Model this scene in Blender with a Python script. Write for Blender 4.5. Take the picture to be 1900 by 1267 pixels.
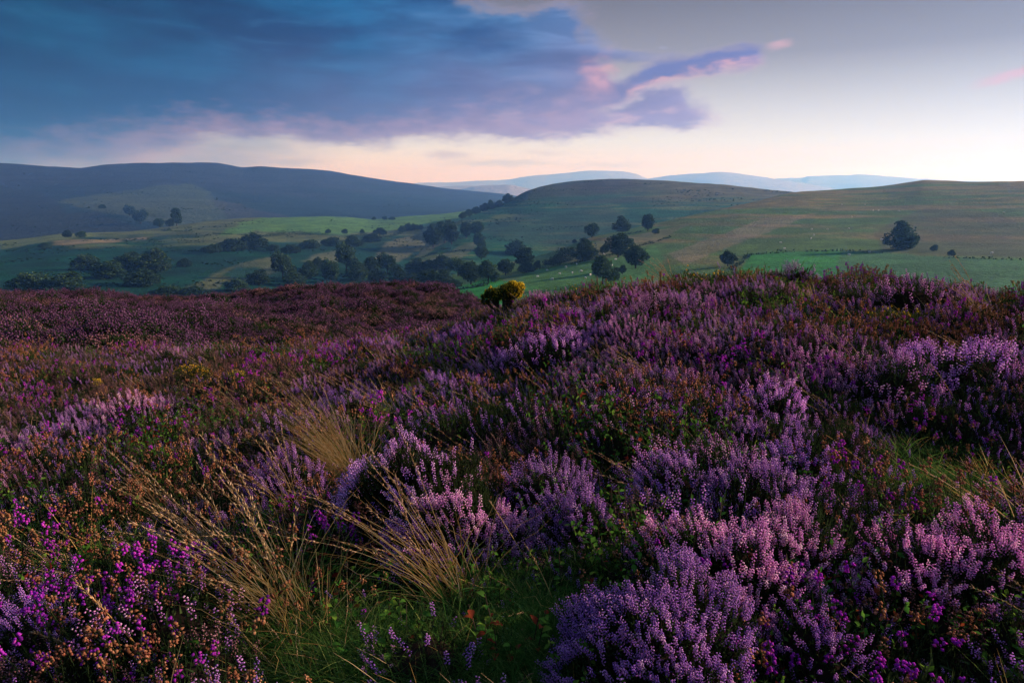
import bpy, math, random
import numpy as np
from mathutils import Vector, Matrix

# ------------------------------------------------------------------ camera
PW, PH = 1900.0, 1267.0            # photograph size, used only to read positions off it
LENS = 24.0
FPX = LENS / 36.0 * PW
PITCH = math.radians(12.8)
CAM_Z = 1.0
scene = bpy.context.scene
for ob_ in list(bpy.data.objects):
    bpy.data.objects.remove(ob_)
cam_data = bpy.data.cameras.new('camera')
cam = bpy.data.objects.new('camera', cam_data)
scene.collection.objects.link(cam)
cam_data.lens = LENS
cam_data.sensor_width = 36.0
cam_data.clip_start = 0.05
cam_data.clip_end = 40000.0
cam.location = (0, 0, CAM_Z)
cam.rotation_euler = (math.pi / 2 - PITCH, 0, 0)
scene.camera = cam

def ray(px, py):
    """photo pixel -> (azimuth right of +Y, tangent of the elevation)"""
    cx = (np.asarray(px, float) - PW / 2) / FPX
    cy = -(np.asarray(py, float) - PH / 2) / FPX
    dx = cx
    dy = math.cos(PITCH) + cy * math.sin(PITCH)
    dz = -math.sin(PITCH) + cy * math.cos(PITCH)
    return np.arctan2(dx, dy), dz / np.hypot(dx, dy)

# ------------------------------------------------------------------ light
SUN_AZ, SUN_EL = math.radians(78), math.radians(17)
sdir = Vector((math.sin(SUN_AZ) * math.cos(SUN_EL), math.cos(SUN_AZ) * math.cos(SUN_EL), math.sin(SUN_EL)))
sl = bpy.data.lights.new('sun', 'SUN')
sl.energy = 5.0
sl.angle = math.radians(1.5)
sl.color = (1.0, 0.78, 0.68)
sun = bpy.data.objects.new('sun', sl)
scene.collection.objects.link(sun)
sun.rotation_euler = sdir.to_track_quat('Z', 'Y').to_euler()

vs = scene.view_settings
vs.view_transform = 'Standard'
vs.look = 'None'
vs.exposure = 0.75
vs.gamma = 1.0
vs.use_curve_mapping = False
cy_ = scene.cycles
cy_.max_bounces = 6
cy_.diffuse_bounces = 3
cy_.glossy_bounces = 2
cy_.transmission_bounces = 3
cy_.volume_bounces = 1
cy_.transparent_max_bounces = 4
cy_.use_denoising = True
cy_.adaptive_threshold = .025
cy_.caustics_reflective = False
cy_.caustics_refractive = False
cy_.sample_clamp_indirect = 4.0

# ------------------------------------------------------------------ node helper
class Nd:
    def __init__(self, tree):
        self.t = tree
    def new(self, typ, **kw):
        n = self.t.nodes.new(typ)
        for k, v in kw.items():
            setattr(n, k, v)
        return n
    def put(self, sock, v):
        if isinstance(v, bpy.types.NodeSocket):
            self.t.links.new(v, sock)
        elif v is not None:
            if hasattr(sock, 'default_value'):
                dv = sock.default_value
                if hasattr(dv, '__len__') and len(dv) == 4 and hasattr(v, '__len__') and len(v) == 3:
                    v = tuple(v) + (1.0,)
                sock.default_value = v
    def m(self, op, a, b=None, c=None, clamp=False):
        n = self.new('ShaderNodeMath', operation=op, use_clamp=clamp)
        self.put(n.inputs[0], a); self.put(n.inputs[1], b); self.put(n.inputs[2], c)
        return n.outputs[0]
    def ss(self, v, a, b, lo=0.0, hi=1.0, kind='SMOOTHSTEP'):
        n = self.new('ShaderNodeMapRange', interpolation_type=kind, clamp=True)
        for s, x in zip(n.inputs, (v, a, b, lo, hi)):
            self.put(s, x)
        return n.outputs[0]
    def mix(self, f, a, b, blend='MIX'):
        n = self.new('ShaderNodeMix', data_type='RGBA', blend_type=blend, clamp_factor=True)
        self.put(n.inputs[0], f); self.put(n.inputs[6], a); self.put(n.inputs[7], b)
        return n.outputs[2]
    def xyz(self, x, y, z):
        n = self.new('ShaderNodeCombineXYZ')
        self.put(n.inputs[0], x); self.put(n.inputs[1], y); self.put(n.inputs[2], z)
        return n.outputs[0]
    def noise(self, vec, scale, detail=3.0, rough=0.5, dist=0.0):
        n = self.new('ShaderNodeTexNoise')
        self.put(n.inputs['Vector'], vec)
        n.inputs['Scale'].default_value = scale
        n.inputs['Detail'].default_value = detail
        n.inputs['Roughness'].default_value = rough
        n.inputs['Distortion'].default_value = dist
        return n.outputs[0]
    def curve(self, v, pts):
        n = self.new('ShaderNodeFloatCurve')
        c = n.mapping.curves[0]
        n.mapping.use_clip = True
        pts = sorted((min(1, max(0, float(x))), min(1, max(0, float(y)))) for x, y in pts)
        while len(c.points) < len(pts):
            c.points.new(0.5, 0.5)
        for p, (x, y) in zip(c.points, pts):
            p.location = (x, y); p.handle_type = 'AUTO_CLAMPED'
        n.mapping.update()
        self.put(n.inputs['Value'], v)
        return n.outputs[0]
    def ramp(self, v, stops, interp='LINEAR'):
        n = self.new('ShaderNodeValToRGB')
        n.color_ramp.interpolation = interp
        e = n.color_ramp.elements
        while len(e) < len(stops):
            e.new(0.5)
        for el, (p, col) in zip(e, stops):
            el.position = p
            el.color = tuple(col) + (1.0,)
        self.put(n.inputs[0], v)
        return n.outputs[0]

# ------------------------------------------------------------------ sky
world = bpy.data.worlds.new('World')
scene.world = world
world.use_nodes = True
wt = world.node_tree
wt.nodes.clear()
W = Nd(wt)
gen = W.new('ShaderNodeTexCoord').outputs['Generated']
sep = W.new('ShaderNodeSeparateXYZ'); W.put(sep.inputs[0], gen)
AZ = W.m('ARCTAN2', sep.outputs[0], sep.outputs[1])
EL = W.m('ARCSINE', sep.outputs[2])
A0, A1 = math.radians(-60), math.radians(60)
E0, E1 = math.radians(-4), math.radians(32)
azn = W.ss(AZ, A0, A1, 0, 1, 'LINEAR')
st0 = W.xyz(W.m('MULTIPLY', AZ, 6.0), W.m('MULTIPLY', EL, 9.0), 5.0)
wn_ = W.new('ShaderNodeTexWhiteNoise', noise_dimensions='3D'); W.put(wn_.inputs['Vector'], W.mix(1.0, gen, (4096, 4096, 4096), 'MULTIPLY'))
soft = W.m('SUBTRACT', wn_.outputs['Value'], .5)            # feathers the outlines
azf = W.m('ADD', azn, W.m('MULTIPLY', soft, .015))
azc = W.m('ADD', W.m('ADD', azn, W.m('MULTIPLY', soft, .006)), W.m('MULTIPLY', W.m('SUBTRACT', W.noise(st0, 3.0, 4, .6), .5), .025))
azw = W.m('ADD', azf, W.m('MULTIPLY', W.m('SUBTRACT', W.noise(st0, 3.0, 4, .6), .5), .05))
def ael(px, py):
    a, t = ray(px, py)
    return (float(a) - A0) / (A1 - A0), (math.atan(float(t)) - E0) / (E1 - E0)
def edge(pts, az=None):
    o = W.curve(az or azw, [ael(*p) for p in pts])
    return W.ss(o, 0, 1, E0, E1, 'LINEAR')
deg = math.radians
# clear dusk sky: cream at the horizon to lilac grey higher up
clear = W.ramp(W.ss(EL, deg(-2), deg(34), 0, 1, 'LINEAR'), [
    (0.00, (1.06, .80, .65)), (0.055, (1.12, .83, .66)), (0.10, (1.08, .87, .75)), (0.15, (.90, .85, .83)), (0.22, (.655, .63, .655)),
    (0.32, (.32, .298, .325)), (0.42, (.195, .180, .20)), (0.52, (.10, .093, .12)), (0.75, (.09, .10, .15)), (1.0, (.10, .13, .22))])
skyn = W.new('ShaderNodeTexSky', sky_type='NISHITA')
skyn.sun_disc = False
skyn.sun_elevation = SUN_EL
skyn.sun_rotation = SUN_AZ
skyn.altitude = 300
skyn.dust_density = 2.0
nis = W.mix(1.0, skyn.outputs[0], (.19, .20, .25), 'MULTIPLY')
sky = W.mix(W.ss(EL, deg(17), deg(40)), clear, nis)
# warp for the cloud outlines: long and horizontal
st = W.xyz(W.m('MULTIPLY', AZ, 4.0), W.m('MULTIPLY', EL, 11.0), 0.0)
n1 = W.m('SUBTRACT', W.noise(st, 1.9, 3, .5), .5)
n2 = W.m('SUBTRACT', W.noise(st, 6.0, 3, .55), .5)
feather = W.m('MULTIPLY', W.m('SUBTRACT', W.m('FRACT', W.m('MULTIPLY', wn_.outputs['Value'], 37.7)), .5), deg(.5))
wob = W.m('ADD', feather, W.m('ADD', W.m('MULTIPLY', n1, deg(1.3)), W.m('ADD', W.m('MULTIPLY', n2, deg(1.5)), W.m('MULTIPLY', W.m('SUBTRACT', W.noise(st, 17.0, 3, .6), .5), deg(.7)))))
wob2 = W.m('ADD', feather, W.m('ADD', W.m('MULTIPLY', n1, deg(.6)), W.m('MULTIPLY', n2, deg(1.1))))
def band(lo, hi, slo, shi, wb, az=None):
    a = W.m('ADD', W.m('SUBTRACT', EL, edge(lo, az)), wb)
    b = W.m('SUBTRACT', W.m('SUBTRACT', edge(hi, az), EL), wb)
    return W.m('MULTIPLY', W.ss(a, -deg(slo) * .35, deg(slo) * .65), W.ss(b, -deg(shi) * .35, deg(shi) * .65)), a, b
main_lo = [(-700, 345), (-200, 330), (0, 316), (150, 300), (300, 278), (370, 262), (440, 258), (560, 266), (650, 275), (720, 272), (800, 264), (900, 260),
           (1000, 256), (1060, 250), (1100, 232), (1130, 150), (1150, 60), (1200, -60), (1500, -120), (2200, -160)]
main_hi = [(-700, -700), (700, -700), (800, -120), (850, -14), (900, 10), (960, 14), (1010, 6), (1060, 6), (1085, 20), (1108, 66), (1124, 104), (1142, 150), (1160, 260), (1300, 330), (2200, 360)]
mM, aM, bM = band(main_lo, main_hi, 1.3, 1.6, wob)
fin_lo = [(-700, -300), (900, -300), (1000, 60), (1060, 160), (1110, 205), (1160, 190), (1200, 168), (1250, 152), (1300, 142), (1350, 135), (1390, 129), (1418, 122), (1440, 60), (1600, -100), (2200, -200)]
fin_hi = [(-700, 300), (900, 300), (1000, 150), (1060, 110), (1110, 112), (1150, 150), (1180, 128), (1230, 110), (1270, 104), (1310, 97), (1350, 90), (1392, 86), (1412, 96), (1425, 122), (1500, 260), (2200, 300)]
mF, aF, bF = band(fin_lo, fin_hi, .8, .55, wob2, azc)
top_lo = [(-700, -300), (900, -300), (1050, 60), (1100, 108), (1160, 111), (1200, 112), (1250, 112), (1290, 104), (1310, 80), (1400, -100), (2200, -200)]
top_hi = [(-700, 300), (900, 300), (1050, 110), (1100, 92), (1140, 94), (1180, 98), (1230, 104), (1290, 102), (1320, 110), (1400, 300), (2200, 300)]
mT, aT, bT = band(top_lo, top_hi, .3, .35, wob2, azc)
low_lo = [(-700, 0), (860, 100), (900, 258), (1000, 264), (1080, 258), (1150, 246), (1230, 240), (1290, 237), (1318, 228), (1340, 150), (1500, 0), (2200, -100)]
low_hi = [(-700, 300), (860, 300), (900, 200), (1050, 190), (1110, 196), (1160, 178), (1200, 160), (1240, 150), (1275, 156), (1288, 180), (1302, 208), (1324, 228), (1400, 320), (2200, 340)]
mL, aL, bL = band(low_lo, low_hi, 1.1, 1.5, wob, azw)
mask = W.m('MAXIMUM', W.m('MAXIMUM', mM, mT), W.m('MAXIMUM', mF, mL))
# cloud body: slate teal on the dark side, periwinkle towards the light, mauve along the base
body = W.ramp(azn, [(.0, (.000, .010, .036)), (.20, (.000, .018, .056)), (.30, (.000, .042, .125)), (.42, (.000, .085, .265)), (.50, (.02, .13, .37)), (.56, (.10, .17, .43)), (.66, (.20, .20, .46)), (1.0, (.30, .28, .5))])
bn = W.noise(W.xyz(W.m('MULTIPLY', AZ, 2.4), W.m('MULTIPLY', EL, 8.0), 3.7), 1.9, 5, .5, .3)
body = W.mix(W.ss(bn, .36, .62), W.mix(1.0, body, (.40, .48, .60), 'MULTIPLY'), W.mix(.36, W.mix(1.0, body, (1.3, 1.25, 1.15), 'MULTIPLY'), W.ramp(azn, [(.2, (.00, .11, .23)), (.40, (.02, .17, .40)), (.55, (.24, .30, .56))])))
bn2 = W.noise(W.xyz(W.m('MULTIPLY', AZ, 3.2), W.m('MULTIPLY', EL, 16.0), 1.3), 3.2, 5, .58, .5)
body = W.mix(W.ss(bn2, .40, .62, 0, .8), body, W.mix(1.0, body, (.50, .56, .64), 'MULTIPLY'))
body = W.mix(W.ss(bn2, .44, .26, 0, .35), body, W.ramp(azn, [(.2, (.01, .12, .25)), (.42, (.06, .22, .48)), (.56, (.36, .36, .62))]))
hem = W.m('MULTIPLY', W.ss(W.m('ADD', aM, W.m('MULTIPLY', n2, deg(2.2))), deg(.2), deg(3.0), 1, 0), W.m('MULTIPLY', mM, W.ss(azn, .06, .34)))
base_h = W.ss(W.m('ADD', EL, W.m('MULTIPLY', n1, deg(5.0))), deg(3.5), deg(13.0), 1, 0)
body = W.mix(W.m('MULTIPLY', base_h, W.ss(azn, .0, .55, .55, .9)), body, W.ramp(azn, [(.10, (.00, .06, .13)), (.30, (.02, .09, .24)), (.45, (.16, .15, .34)), (.60, (.36, .28, .50))]))
rose = (.86, .43, .46)
body = W.mix(W.m('MULTIPLY', hem, .55), body, (.52, .33, .47))
side = W.ss(azn, .40, .60)
pn = W.noise(W.xyz(W.m('MULTIPLY', AZ, 4.0), W.m('MULTIPLY', EL, 12.0), 9.1), 3.0, 3, .5)
lit = W.m('MULTIPLY', W.ss(W.m('ADD', AZ, W.m('MULTIPLY', n2, .03)), float(ray(1062, 60)[0]), float(ray(1118, 60)[0])), W.m('MULTIPLY', mM, W.ss(EL, deg(6), deg(9))))
body = W.mix(W.m('MULTIPLY', W.m('MULTIPLY', lit, .8), W.ss(pn, .35, .6)), body, rose)
wisp = W.m('MULTIPLY', W.ss(pn, .50, .72), W.m('MULTIPLY', side, W.ss(EL, deg(9), deg(5))))
body = W.mix(W.m('MULTIPLY', wisp, .7), body, (.74, .50, .60))
under = W.m('MULTIPLY', W.m('MULTIPLY', W.ss(W.m('ADD', aF, W.m('MULTIPLY', n2, deg(1.2))), deg(.0), deg(.75), 1, 0), W.ss(mF, .3, .8)), W.ss(AZ, float(ray(1110, 150)[0]), float(ray(1190, 150)[0])))
body = W.mix(W.m('MULTIPLY', under, .92), body, rose)
body = W.mix(W.m('MULTIPLY', W.m('MULTIPLY', W.ss(W.m('ADD', aF, W.m('MULTIPLY', n2, deg(.9))), deg(.35), deg(1.0)), W.ss(mF, .3, .8)), W.ss(AZ, float(ray(1130, 120)[0]), float(ray(1230, 120)[0]), 0, .85)), body, (.15, .16, .42))
thin = W.m('MULTIPLY', W.ss(mask, .2, .95, 1, 0), W.ss(azn, .30, .60, .25, 1))
body = W.mix(W.m('MULTIPLY', thin, .5), body, (.86, .60, .64))
# mauve veil low on the left, thin bars over the gap
veil = W.m('MULTIPLY', W.ss(W.m('ADD', azn, W.m('MULTIPLY', n1, .12)), .42, .24, 0, 1), W.ss(EL, deg(7.0), deg(2.6)))
vc = W.mix(W.ss(W.noise(st, 1.8, 4, .5), .38, .66), (.04, .09, .24), (.34, .19, .33))
sky = W.mix(W.m('MULTIPLY', veil, .92), sky, W.mix(W.ss(EL, deg(1.0), deg(3.2), .5, 0), vc, (.34, .30, .46)))
def puff(px, py, w, h, col, k, tilt=0.0):
    """a small separate cloud bar w by h pixels across"""
    global sky
    a, t = ray(px, py)
    du = W.m('SUBTRACT', AZ, float(a))
    u = W.m('DIVIDE', du, w / FPX)
    v = W.m('DIVIDE', W.m('SUBTRACT', W.m('ADD', W.m('SUBTRACT', EL, math.atan(float(t))), W.m('MULTIPLY', n2, deg(.9))), W.m('MULTIPLY', du, tilt)), h / FPX)
    d = W.m('SQRT', W.m('ADD', W.m('MULTIPLY', u, u), W.m('MULTIPLY', v, v)))
    sky = W.mix(W.m('MULTIPLY', W.ss(d, .1, 1.0, 1, 0), k), sky, col)
puff(830, 288, 60, 12, (.62, .50, .52), .7)
puff(930, 303, 150, 10, (.60, .55, .56), .6)
puff(1130, 307, 110, 8, (.70, .62, .60), .5)
puff(1010, 284, 60, 8, (.72, .60, .58), .5)
puff(540, 302, 60, 9, (.45, .42, .48), .6)
puff(1446, 83, 28, 10, (.80, .44, .50), .55, .1)
puff(1880, 139, 66, 11, (.80, .42, .48), .65, .22)
puff(1230, 91, 14, 5, (.34, .34, .48), .6)
sky = W.mix(mask, sky, body)
bg = W.new('ShaderNodeBackground')
W.put(bg.inputs[0], sky)
bg.inputs[1].default_value = 0.595
wo = W.new('ShaderNodeOutputWorld')
wt.links.new(bg.outputs[0], wo.inputs[0])

# ------------------------------------------------------------------ mesh helpers
def tag(o, label=None, cat=None, group=None, kind=None):
    if label: o['label'] = label
    if cat: o['category'] = cat
    if group: o['group'] = group
    if kind: o['kind'] = kind
    return o

def mesh(name, V, T, mats=(), mi=None, attrs=None, smooth=False):
    """V (n,3), T (k,3 or 4) -> Mesh; attrs {name: float per vertex or (n,3) colour per vertex}"""
    V = np.ascontiguousarray(V, np.float32); T = np.ascontiguousarray(T, np.int32)
    me = bpy.data.meshes.new(name)
    k = T.shape[1]
    me.vertices.add(len(V)); me.vertices.foreach_set('co', V.ravel())
    me.loops.add(T.size); me.loops.foreach_set('vertex_index', T.ravel())
    me.polygons.add(len(T))
    me.polygons.foreach_set('loop_start', np.arange(0, T.size, k, dtype=np.int32))
    me.polygons.foreach_set('loop_total', np.full(len(T), k, np.int32))
    for m_ in mats: me.materials.append(m_)
    if mi is not None: me.polygons.foreach_set('material_index', np.ascontiguousarray(mi, np.int32))
    if smooth: me.polygons.foreach_set('use_smooth', np.ones(len(T), bool))
    for an, av in (attrs or {}).items():
        av = np.asarray(av, np.float32)
        if av.ndim == 2:
            at = me.attributes.new(an, 'FLOAT_COLOR', 'POINT')
            at.data.foreach_set('color', np.concatenate([av, np.ones((len(av), 1), np.float32)], 1).ravel())
        else:
            at = me.attributes.new(an, 'FLOAT', 'POINT')
            at.data.foreach_set('value', av)
    me.update(calc_edges=True)
    return me

def obj(name, data, parent=None, loc=None):
    o = bpy.data.objects.new(name, data)
    scene.collection.objects.link(o)
    if parent is not None: o.parent = parent
    if loc is not None: o.location = loc
    return o

_perm = np.random.default_rng(11).random((256, 256))
def vnoise(x, y):
    xi = np.floor(x).astype(int); yi = np.floor(y).astype(int)
    fx = x - xi; fy = y - yi
    fx = fx * fx * fx * (fx * (fx * 6 - 15) + 10); fy = fy * fy * fy * (fy * (fy * 6 - 15) + 10)
    g = lambda a, b: _perm[a & 255, b & 255]
    return (g(xi, yi) * (1 - fx) + g(xi + 1, yi) * fx) * (1 - fy) + (g(xi, yi + 1) * (1 - fx) + g(xi + 1, yi + 1) * fx) * fy
def fbm(x, y, oct=4, gain=.5):
    s = 0; a = 1; n = 0
    for i in range(oct):
        s = s + a * (vnoise(x * 2 ** i + 17.3 * i, y * 2 ** i - 9.1 * i) - .5); n += a; a *= gain
    return s / n * 2

def pchip1(x, y, q):
    x = np.asarray(x, float); y = np.asarray(y, float)
    return pchip_cols(x[:, None], y[:, None], np.asarray(q, float)[:, None])[:, 0]
def slopes(X, Y):
    h = np.diff(X, axis=0); d = np.diff(Y, axis=0) / h
    m = np.zeros_like(Y); m[0] = d[0]; m[-1] = d[-1]
    if len(X) > 2:
        same = d[:-1] * d[1:] > 0
        w1 = 2 * h[1:] + h[:-1]; w2 = h[1:] + 2 * h[:-1]
        with np.errstate(all='ignore'):
            hm = (w1 + w2) / (w1 / d[:-1] + w2 / d[1:])
        m[1:-1] = np.where(same, hm, 0)
    return h, d, m
def pchip_cols(X, Y, Q):
    """cubic through knots X,Y (K,n) at Q (m,n), clamped outside"""
    h, d, m = slopes(X, Y)
    out = np.empty((len(Q), Y.shape[1]))
    Qc = np.clip(Q, X[0], X[-1])
    for k in range(len(X) - 1):
        sel = (Qc >= X[k]) & (Qc <= X[k + 1])
        t = (Qc - X[k]) / h[k]
        v = (2*t**3 - 3*t**2 + 1) * Y[k] + (t**3 - 2*t**2 + t) * h[k] * m[k] + (-2*t**3 + 3*t**2) * Y[k+1] + (t**3 - t**2) * h[k] * m[k+1]
        out = np.where(sel, v, out) if k else np.where(sel, v, 0)
    return out

class Sheet:
    """one landform: a height field on a fan of azimuths, through contour lines read off the photograph, each with its own distance"""
    def __init__(self, az, curves, rows, drop=0.0, rough=(0, 1), rough2=(0, 1), seed=0):
        R, Z = [], []
        for kind, pts in curves:
            P = np.array(pts, float)
            if kind == 'p':                     # seen at pixel (x, y), r metres away
                a, t = ray(P[:, 0], P[:, 1]); r = P[:, 2]; z = CAM_Z + r * t - drop
            else:                               # 'h': pixel column, height, distance
                a, _ = ray(P[:, 0], np.full(len(P), 520.)); z = P[:, 1]; r = P[:, 2]
            if kind == 'a':
                a = np.radians(P[:, 0])
            o = np.argsort(a)
            R.append(pchip1(a[o], r[o], az)); Z.append(pchip1(a[o], z[o], az))
        R = np.array(R); Z = np.array(Z)
        q = []
        for k, n in enumerate(rows):
            t = np.linspace(0, 1, n, endpoint=(k == len(rows) - 1))[:, None]
            q.append(R[k] * (R[k + 1] / R[k]) ** t)
        Q = np.concatenate(q)
        self.az, self.r = az, Q
        self.z = pchip_cols(R, Z, Q)
        self.x = Q * np.sin(az); self.y = Q * np.cos(az)
        for amp, wl in (rough, rough2):
            if amp: self.z = self.z + amp * fbm(self.x / wl + seed, self.y / wl - seed, 5)
    def at(self, x, y):
        """ground height under world points"""
        x = np.atleast_1d(np.asarray(x, float)); y = np.atleast_1d(np.asarray(y, float))
        a = np.arctan2(x, y); r = np.hypot(x, y)
        ci = np.clip(np.searchsorted(self.az, a) - 1, 0, len(self.az) - 2)
        f = np.clip((a - self.az[ci]) / (self.az[ci + 1] - self.az[ci]), 0, 1)
        o = np.empty(len(a))
        for i in range(len(a)):
            c = ci[i]
            o[i] = np.interp(r[i], self.r[:, c], self.z[:, c]) * (1 - f[i]) + np.interp(r[i], self.r[:, c + 1], self.z[:, c + 1]) * f[i]
        return o
    def hit(self, px, py, lift=0.0):
        """where the line of sight through a pixel first meets this landform (raised by lift)"""
        a, t = ray(px, py)
        c = int(np.clip(np.searchsorted(self.az, float(a)), 1, len(self.az) - 1))
        f = (float(a) - self.az[c - 1]) / (self.az[c] - self.az[c - 1])
        r = self.r[:, c - 1] * (1 - f) + self.r[:, c] * f
        z = self.z[:, c - 1] * (1 - f) + self.z[:, c] * f + lift
        g = z - (CAM_Z + r * float(t))
        i = np.argmax(g >= 0)
        if g[i] < 0: i = int(np.argmax(g)); rr = r[i]
        elif i == 0: rr = r[0]
        else:
            k = -g[i - 1] / (g[i] - g[i - 1]); rr = r[i - 1] + k * (r[i] - r[i - 1])
        x, y = rr * math.sin(a), rr * math.cos(a)
        return np.array((x, y, float(np.interp(rr, r, z)) - lift)), float(rr)
    def pix(self):
        """photo pixel of every grid point"""
        x, y, z = self.x, self.y, self.z - CAM_Z
        f = y * math.cos(PITCH) - z * math.sin(PITCH); u = y * math.sin(PITCH) + z * math.cos(PITCH)
        f = np.maximum(f, 1e-3)
        return PW / 2 + FPX * x / f, PH / 2 - FPX * u / f
    def build(self, name, material, cover=None):
        m_, n_ = self.r.shape
        V = np.stack([self.x, self.y, self.z], -1).reshape(-1, 3)
        i = np.arange(m_ * n_).reshape(m_, n_)
        T = np.stack([i[:-1, :-1], i[:-1, 1:], i[1:, 1:], i[1:, :-1]], -1).reshape(-1, 4)
        T = T[:, ::-1]
        at = {'cover': cover.reshape(-1, 3)} if cover is not None else None
        o = obj(name, mesh(name, V, T, [material], attrs=at, smooth=True))
        o['kind'] = 'structure'
        return o

def inpoly(X, Y, poly):
    P = np.array(poly, float); ins = np.zeros(X.shape, bool); j = len(P) - 1
    for i in range(len(P)):
        xi, yi = P[i]; xj, yj = P[j]
        if yi != yj:
            c = ((yi > Y) != (yj > Y)) & (X < (xj - xi) * (Y - yi) / (yj - yi) + xi)
            ins ^= c
        j = i
    return ins

def cover_map(sh, base, fields, wob=(3.0, 40.0), soft=1):
    """the colour of what grows on each bit of land: base(x, y, pix) overlaid with named fields"""
    X, Y = sh.pix()
    s = sh.r.mean() / FPX
    wl = wob[1] * s
    wx = fbm(sh.x / wl, sh.y / wl, 4) * wob[0]; wy = fbm(sh.x / wl + 50, sh.y / wl + 20, 4) * wob[0] * .5
    C = base(sh, X, Y)
    for poly, col, k in fields:
        msk = inpoly(X + wx, Y + wy, poly).astype(float)
        for _ in range(soft):
            q = np.pad(msk, 1, mode='edge'); msk = (q[:-2, 1:-1] + q[2:, 1:-1] + q[1:-1, :-2] + q[1:-1, 2:] + 2 * q[1:-1, 1:-1]) / 6
        C = C * (1 - msk[..., None] * k) + np.array(col) * msk[..., None] * k
    return C

def land_material(name, fine, coarse, amount=.35, bump=.4):
    """cover colour broken up by tufts and streaks"""
    m_ = bpy.data.materials.new(name); m_.use_nodes = True
    n = Nd(m_.node_tree); b = m_.node_tree.nodes['Principled BSDF']
    at = n.new('ShaderNodeAttribute', attribute_name='cover')
    pos = n.new('ShaderNodeNewGeometry').outputs['Position']
    f1 = n.noise(pos, 1 / fine, 4, .65); sx_ = n.new('ShaderNodeSeparateXYZ'); n.put(sx_.inputs[0], pos)
    cont = n.xyz(n.m('MULTIPLY', sx_.outputs[0], .35), n.m('MULTIPLY', sx_.outputs[1], .35), n.m('MULTIPLY', sx_.outputs[2], 4.0))
    f2 = n.noise(cont, 1 / coarse, 5, .6, .5); f3 = n.noise(cont, 3.5 / coarse, 4, .65, .3)
    c = n.mix(n.ss(f1, .3, .7), n.mix(amount, at.outputs['Color'], (.5, .52, .5), 'MULTIPLY'), at.outputs['Color'])
    c = n.mix(n.m('MULTIPLY', n.ss(f2, .42, .7), amount), c, n.mix(1.0, c, (1.35, 1.12, .8), 'MULTIPLY'))
    c = n.mix(n.m('MULTIPLY', n.ss(f3, .62, .40), amount), c, n.mix(1.0, c, (.45, .52, .5), 'MULTIPLY'))
    n.put(b.inputs['Base Color'], c)
    b.inputs['Roughness'].default_value = .95
    b.inputs['Specular IOR Level'].default_value = .1
    bp = n.new('ShaderNodeBump'); bp.inputs['Strength'].default_value = bump; bp.inputs['Distance'].default_value = fine
    n.put(bp.inputs['Height'], f1); n.put(b.inputs['Normal'], bp.outputs[0])
    return m_

D2R = math.radians
def azs(lo, hi, n): return np.linspace(D2R(lo), D2R(hi), n)

# ------------------------------------------------------------------ land
# the moor we stand on: flat to the right, falling away to the left, with a crest a few metres out
CANOPY = .20
az_all = np.concatenate([azs(-180, -46, 40)[:-1], azs(-46, 46, 420), azs(46, 180, 40)[1:]])
crest = [(-400, 655, 7.5), (-100, 650, 7.5), (0, 648, 7.5), (300, 641, 7.5), (600, 633, 7.4), (700, 622, 7), (800, 606, 6.8), (870, 592, 6.6), (905, 566, 6.7),
         (960, 552, 6.5), (1000, 545, 6.3), (1100, 531, 6.2), (1200, 516, 6.2), (1300, 507, 6.2), (1480, 497, 6.0), (1600, 500, 6.0), (1700, 505, 5.8),
         (1800, 512, 5.6), (1900, 520, 5.4), (2300, 530, 5.2)]
_ca, _ct = ray(*np.array(crest)[:, :2].T)
_cz = CAM_Z + np.array(crest)[:, 2] * _ct - CANOPY
crestA = [(math.degrees(a), z, p[2]) for a, z, p in zip(_ca, _cz, crest)]
def back(pts, dz, kr):
    return [(a, z - dz, r * kr) for a, z, r in pts]
ends = lambda pts, z, r: [(-180, z, r)] + pts + [(180, z, r)]
moor = Sheet(az_all, [
    ('a', [(-180, 0, .05), (0, 0, .05), (180, 0, .05)]),
    ('a', [(-180, 0, .9), (-38, -.03, .9), (0, -.01, .9), (180, 0, .9)]),
    ('a', [(-180, 0, 1.6), (-60, -.05, 1.6), (-38, -.12, 1.6), (-20, -.09, 1.6), (0, -.03, 1.6), (40, .0, 1.6), (180, 0, 1.6)]),
    ('a', [(-180, 0, 3.2), (-60, -.25, 3.2), (-38, -.38, 3.2), (-15, -.26, 3.2), (0, -.12, 3.2), (12, .0, 3.2), (40, .03, 3.2), (180, 0, 3.2)]),
    ('a', ends(crestA, -.1, 6.0)),
    ('a', ends(back(crestA, .55, 1.35), -.5, 8.0)),
    ('a', ends(back(crestA, 4.5, 3.0), -4, 18)),
    ('a', ends(back(crestA, 30, 16.0), -30, 96)),
], [6, 14, 30, 50, 24, 22, 16], rough=(.05, .8), rough2=(.025, .3), seed=3)

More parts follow.
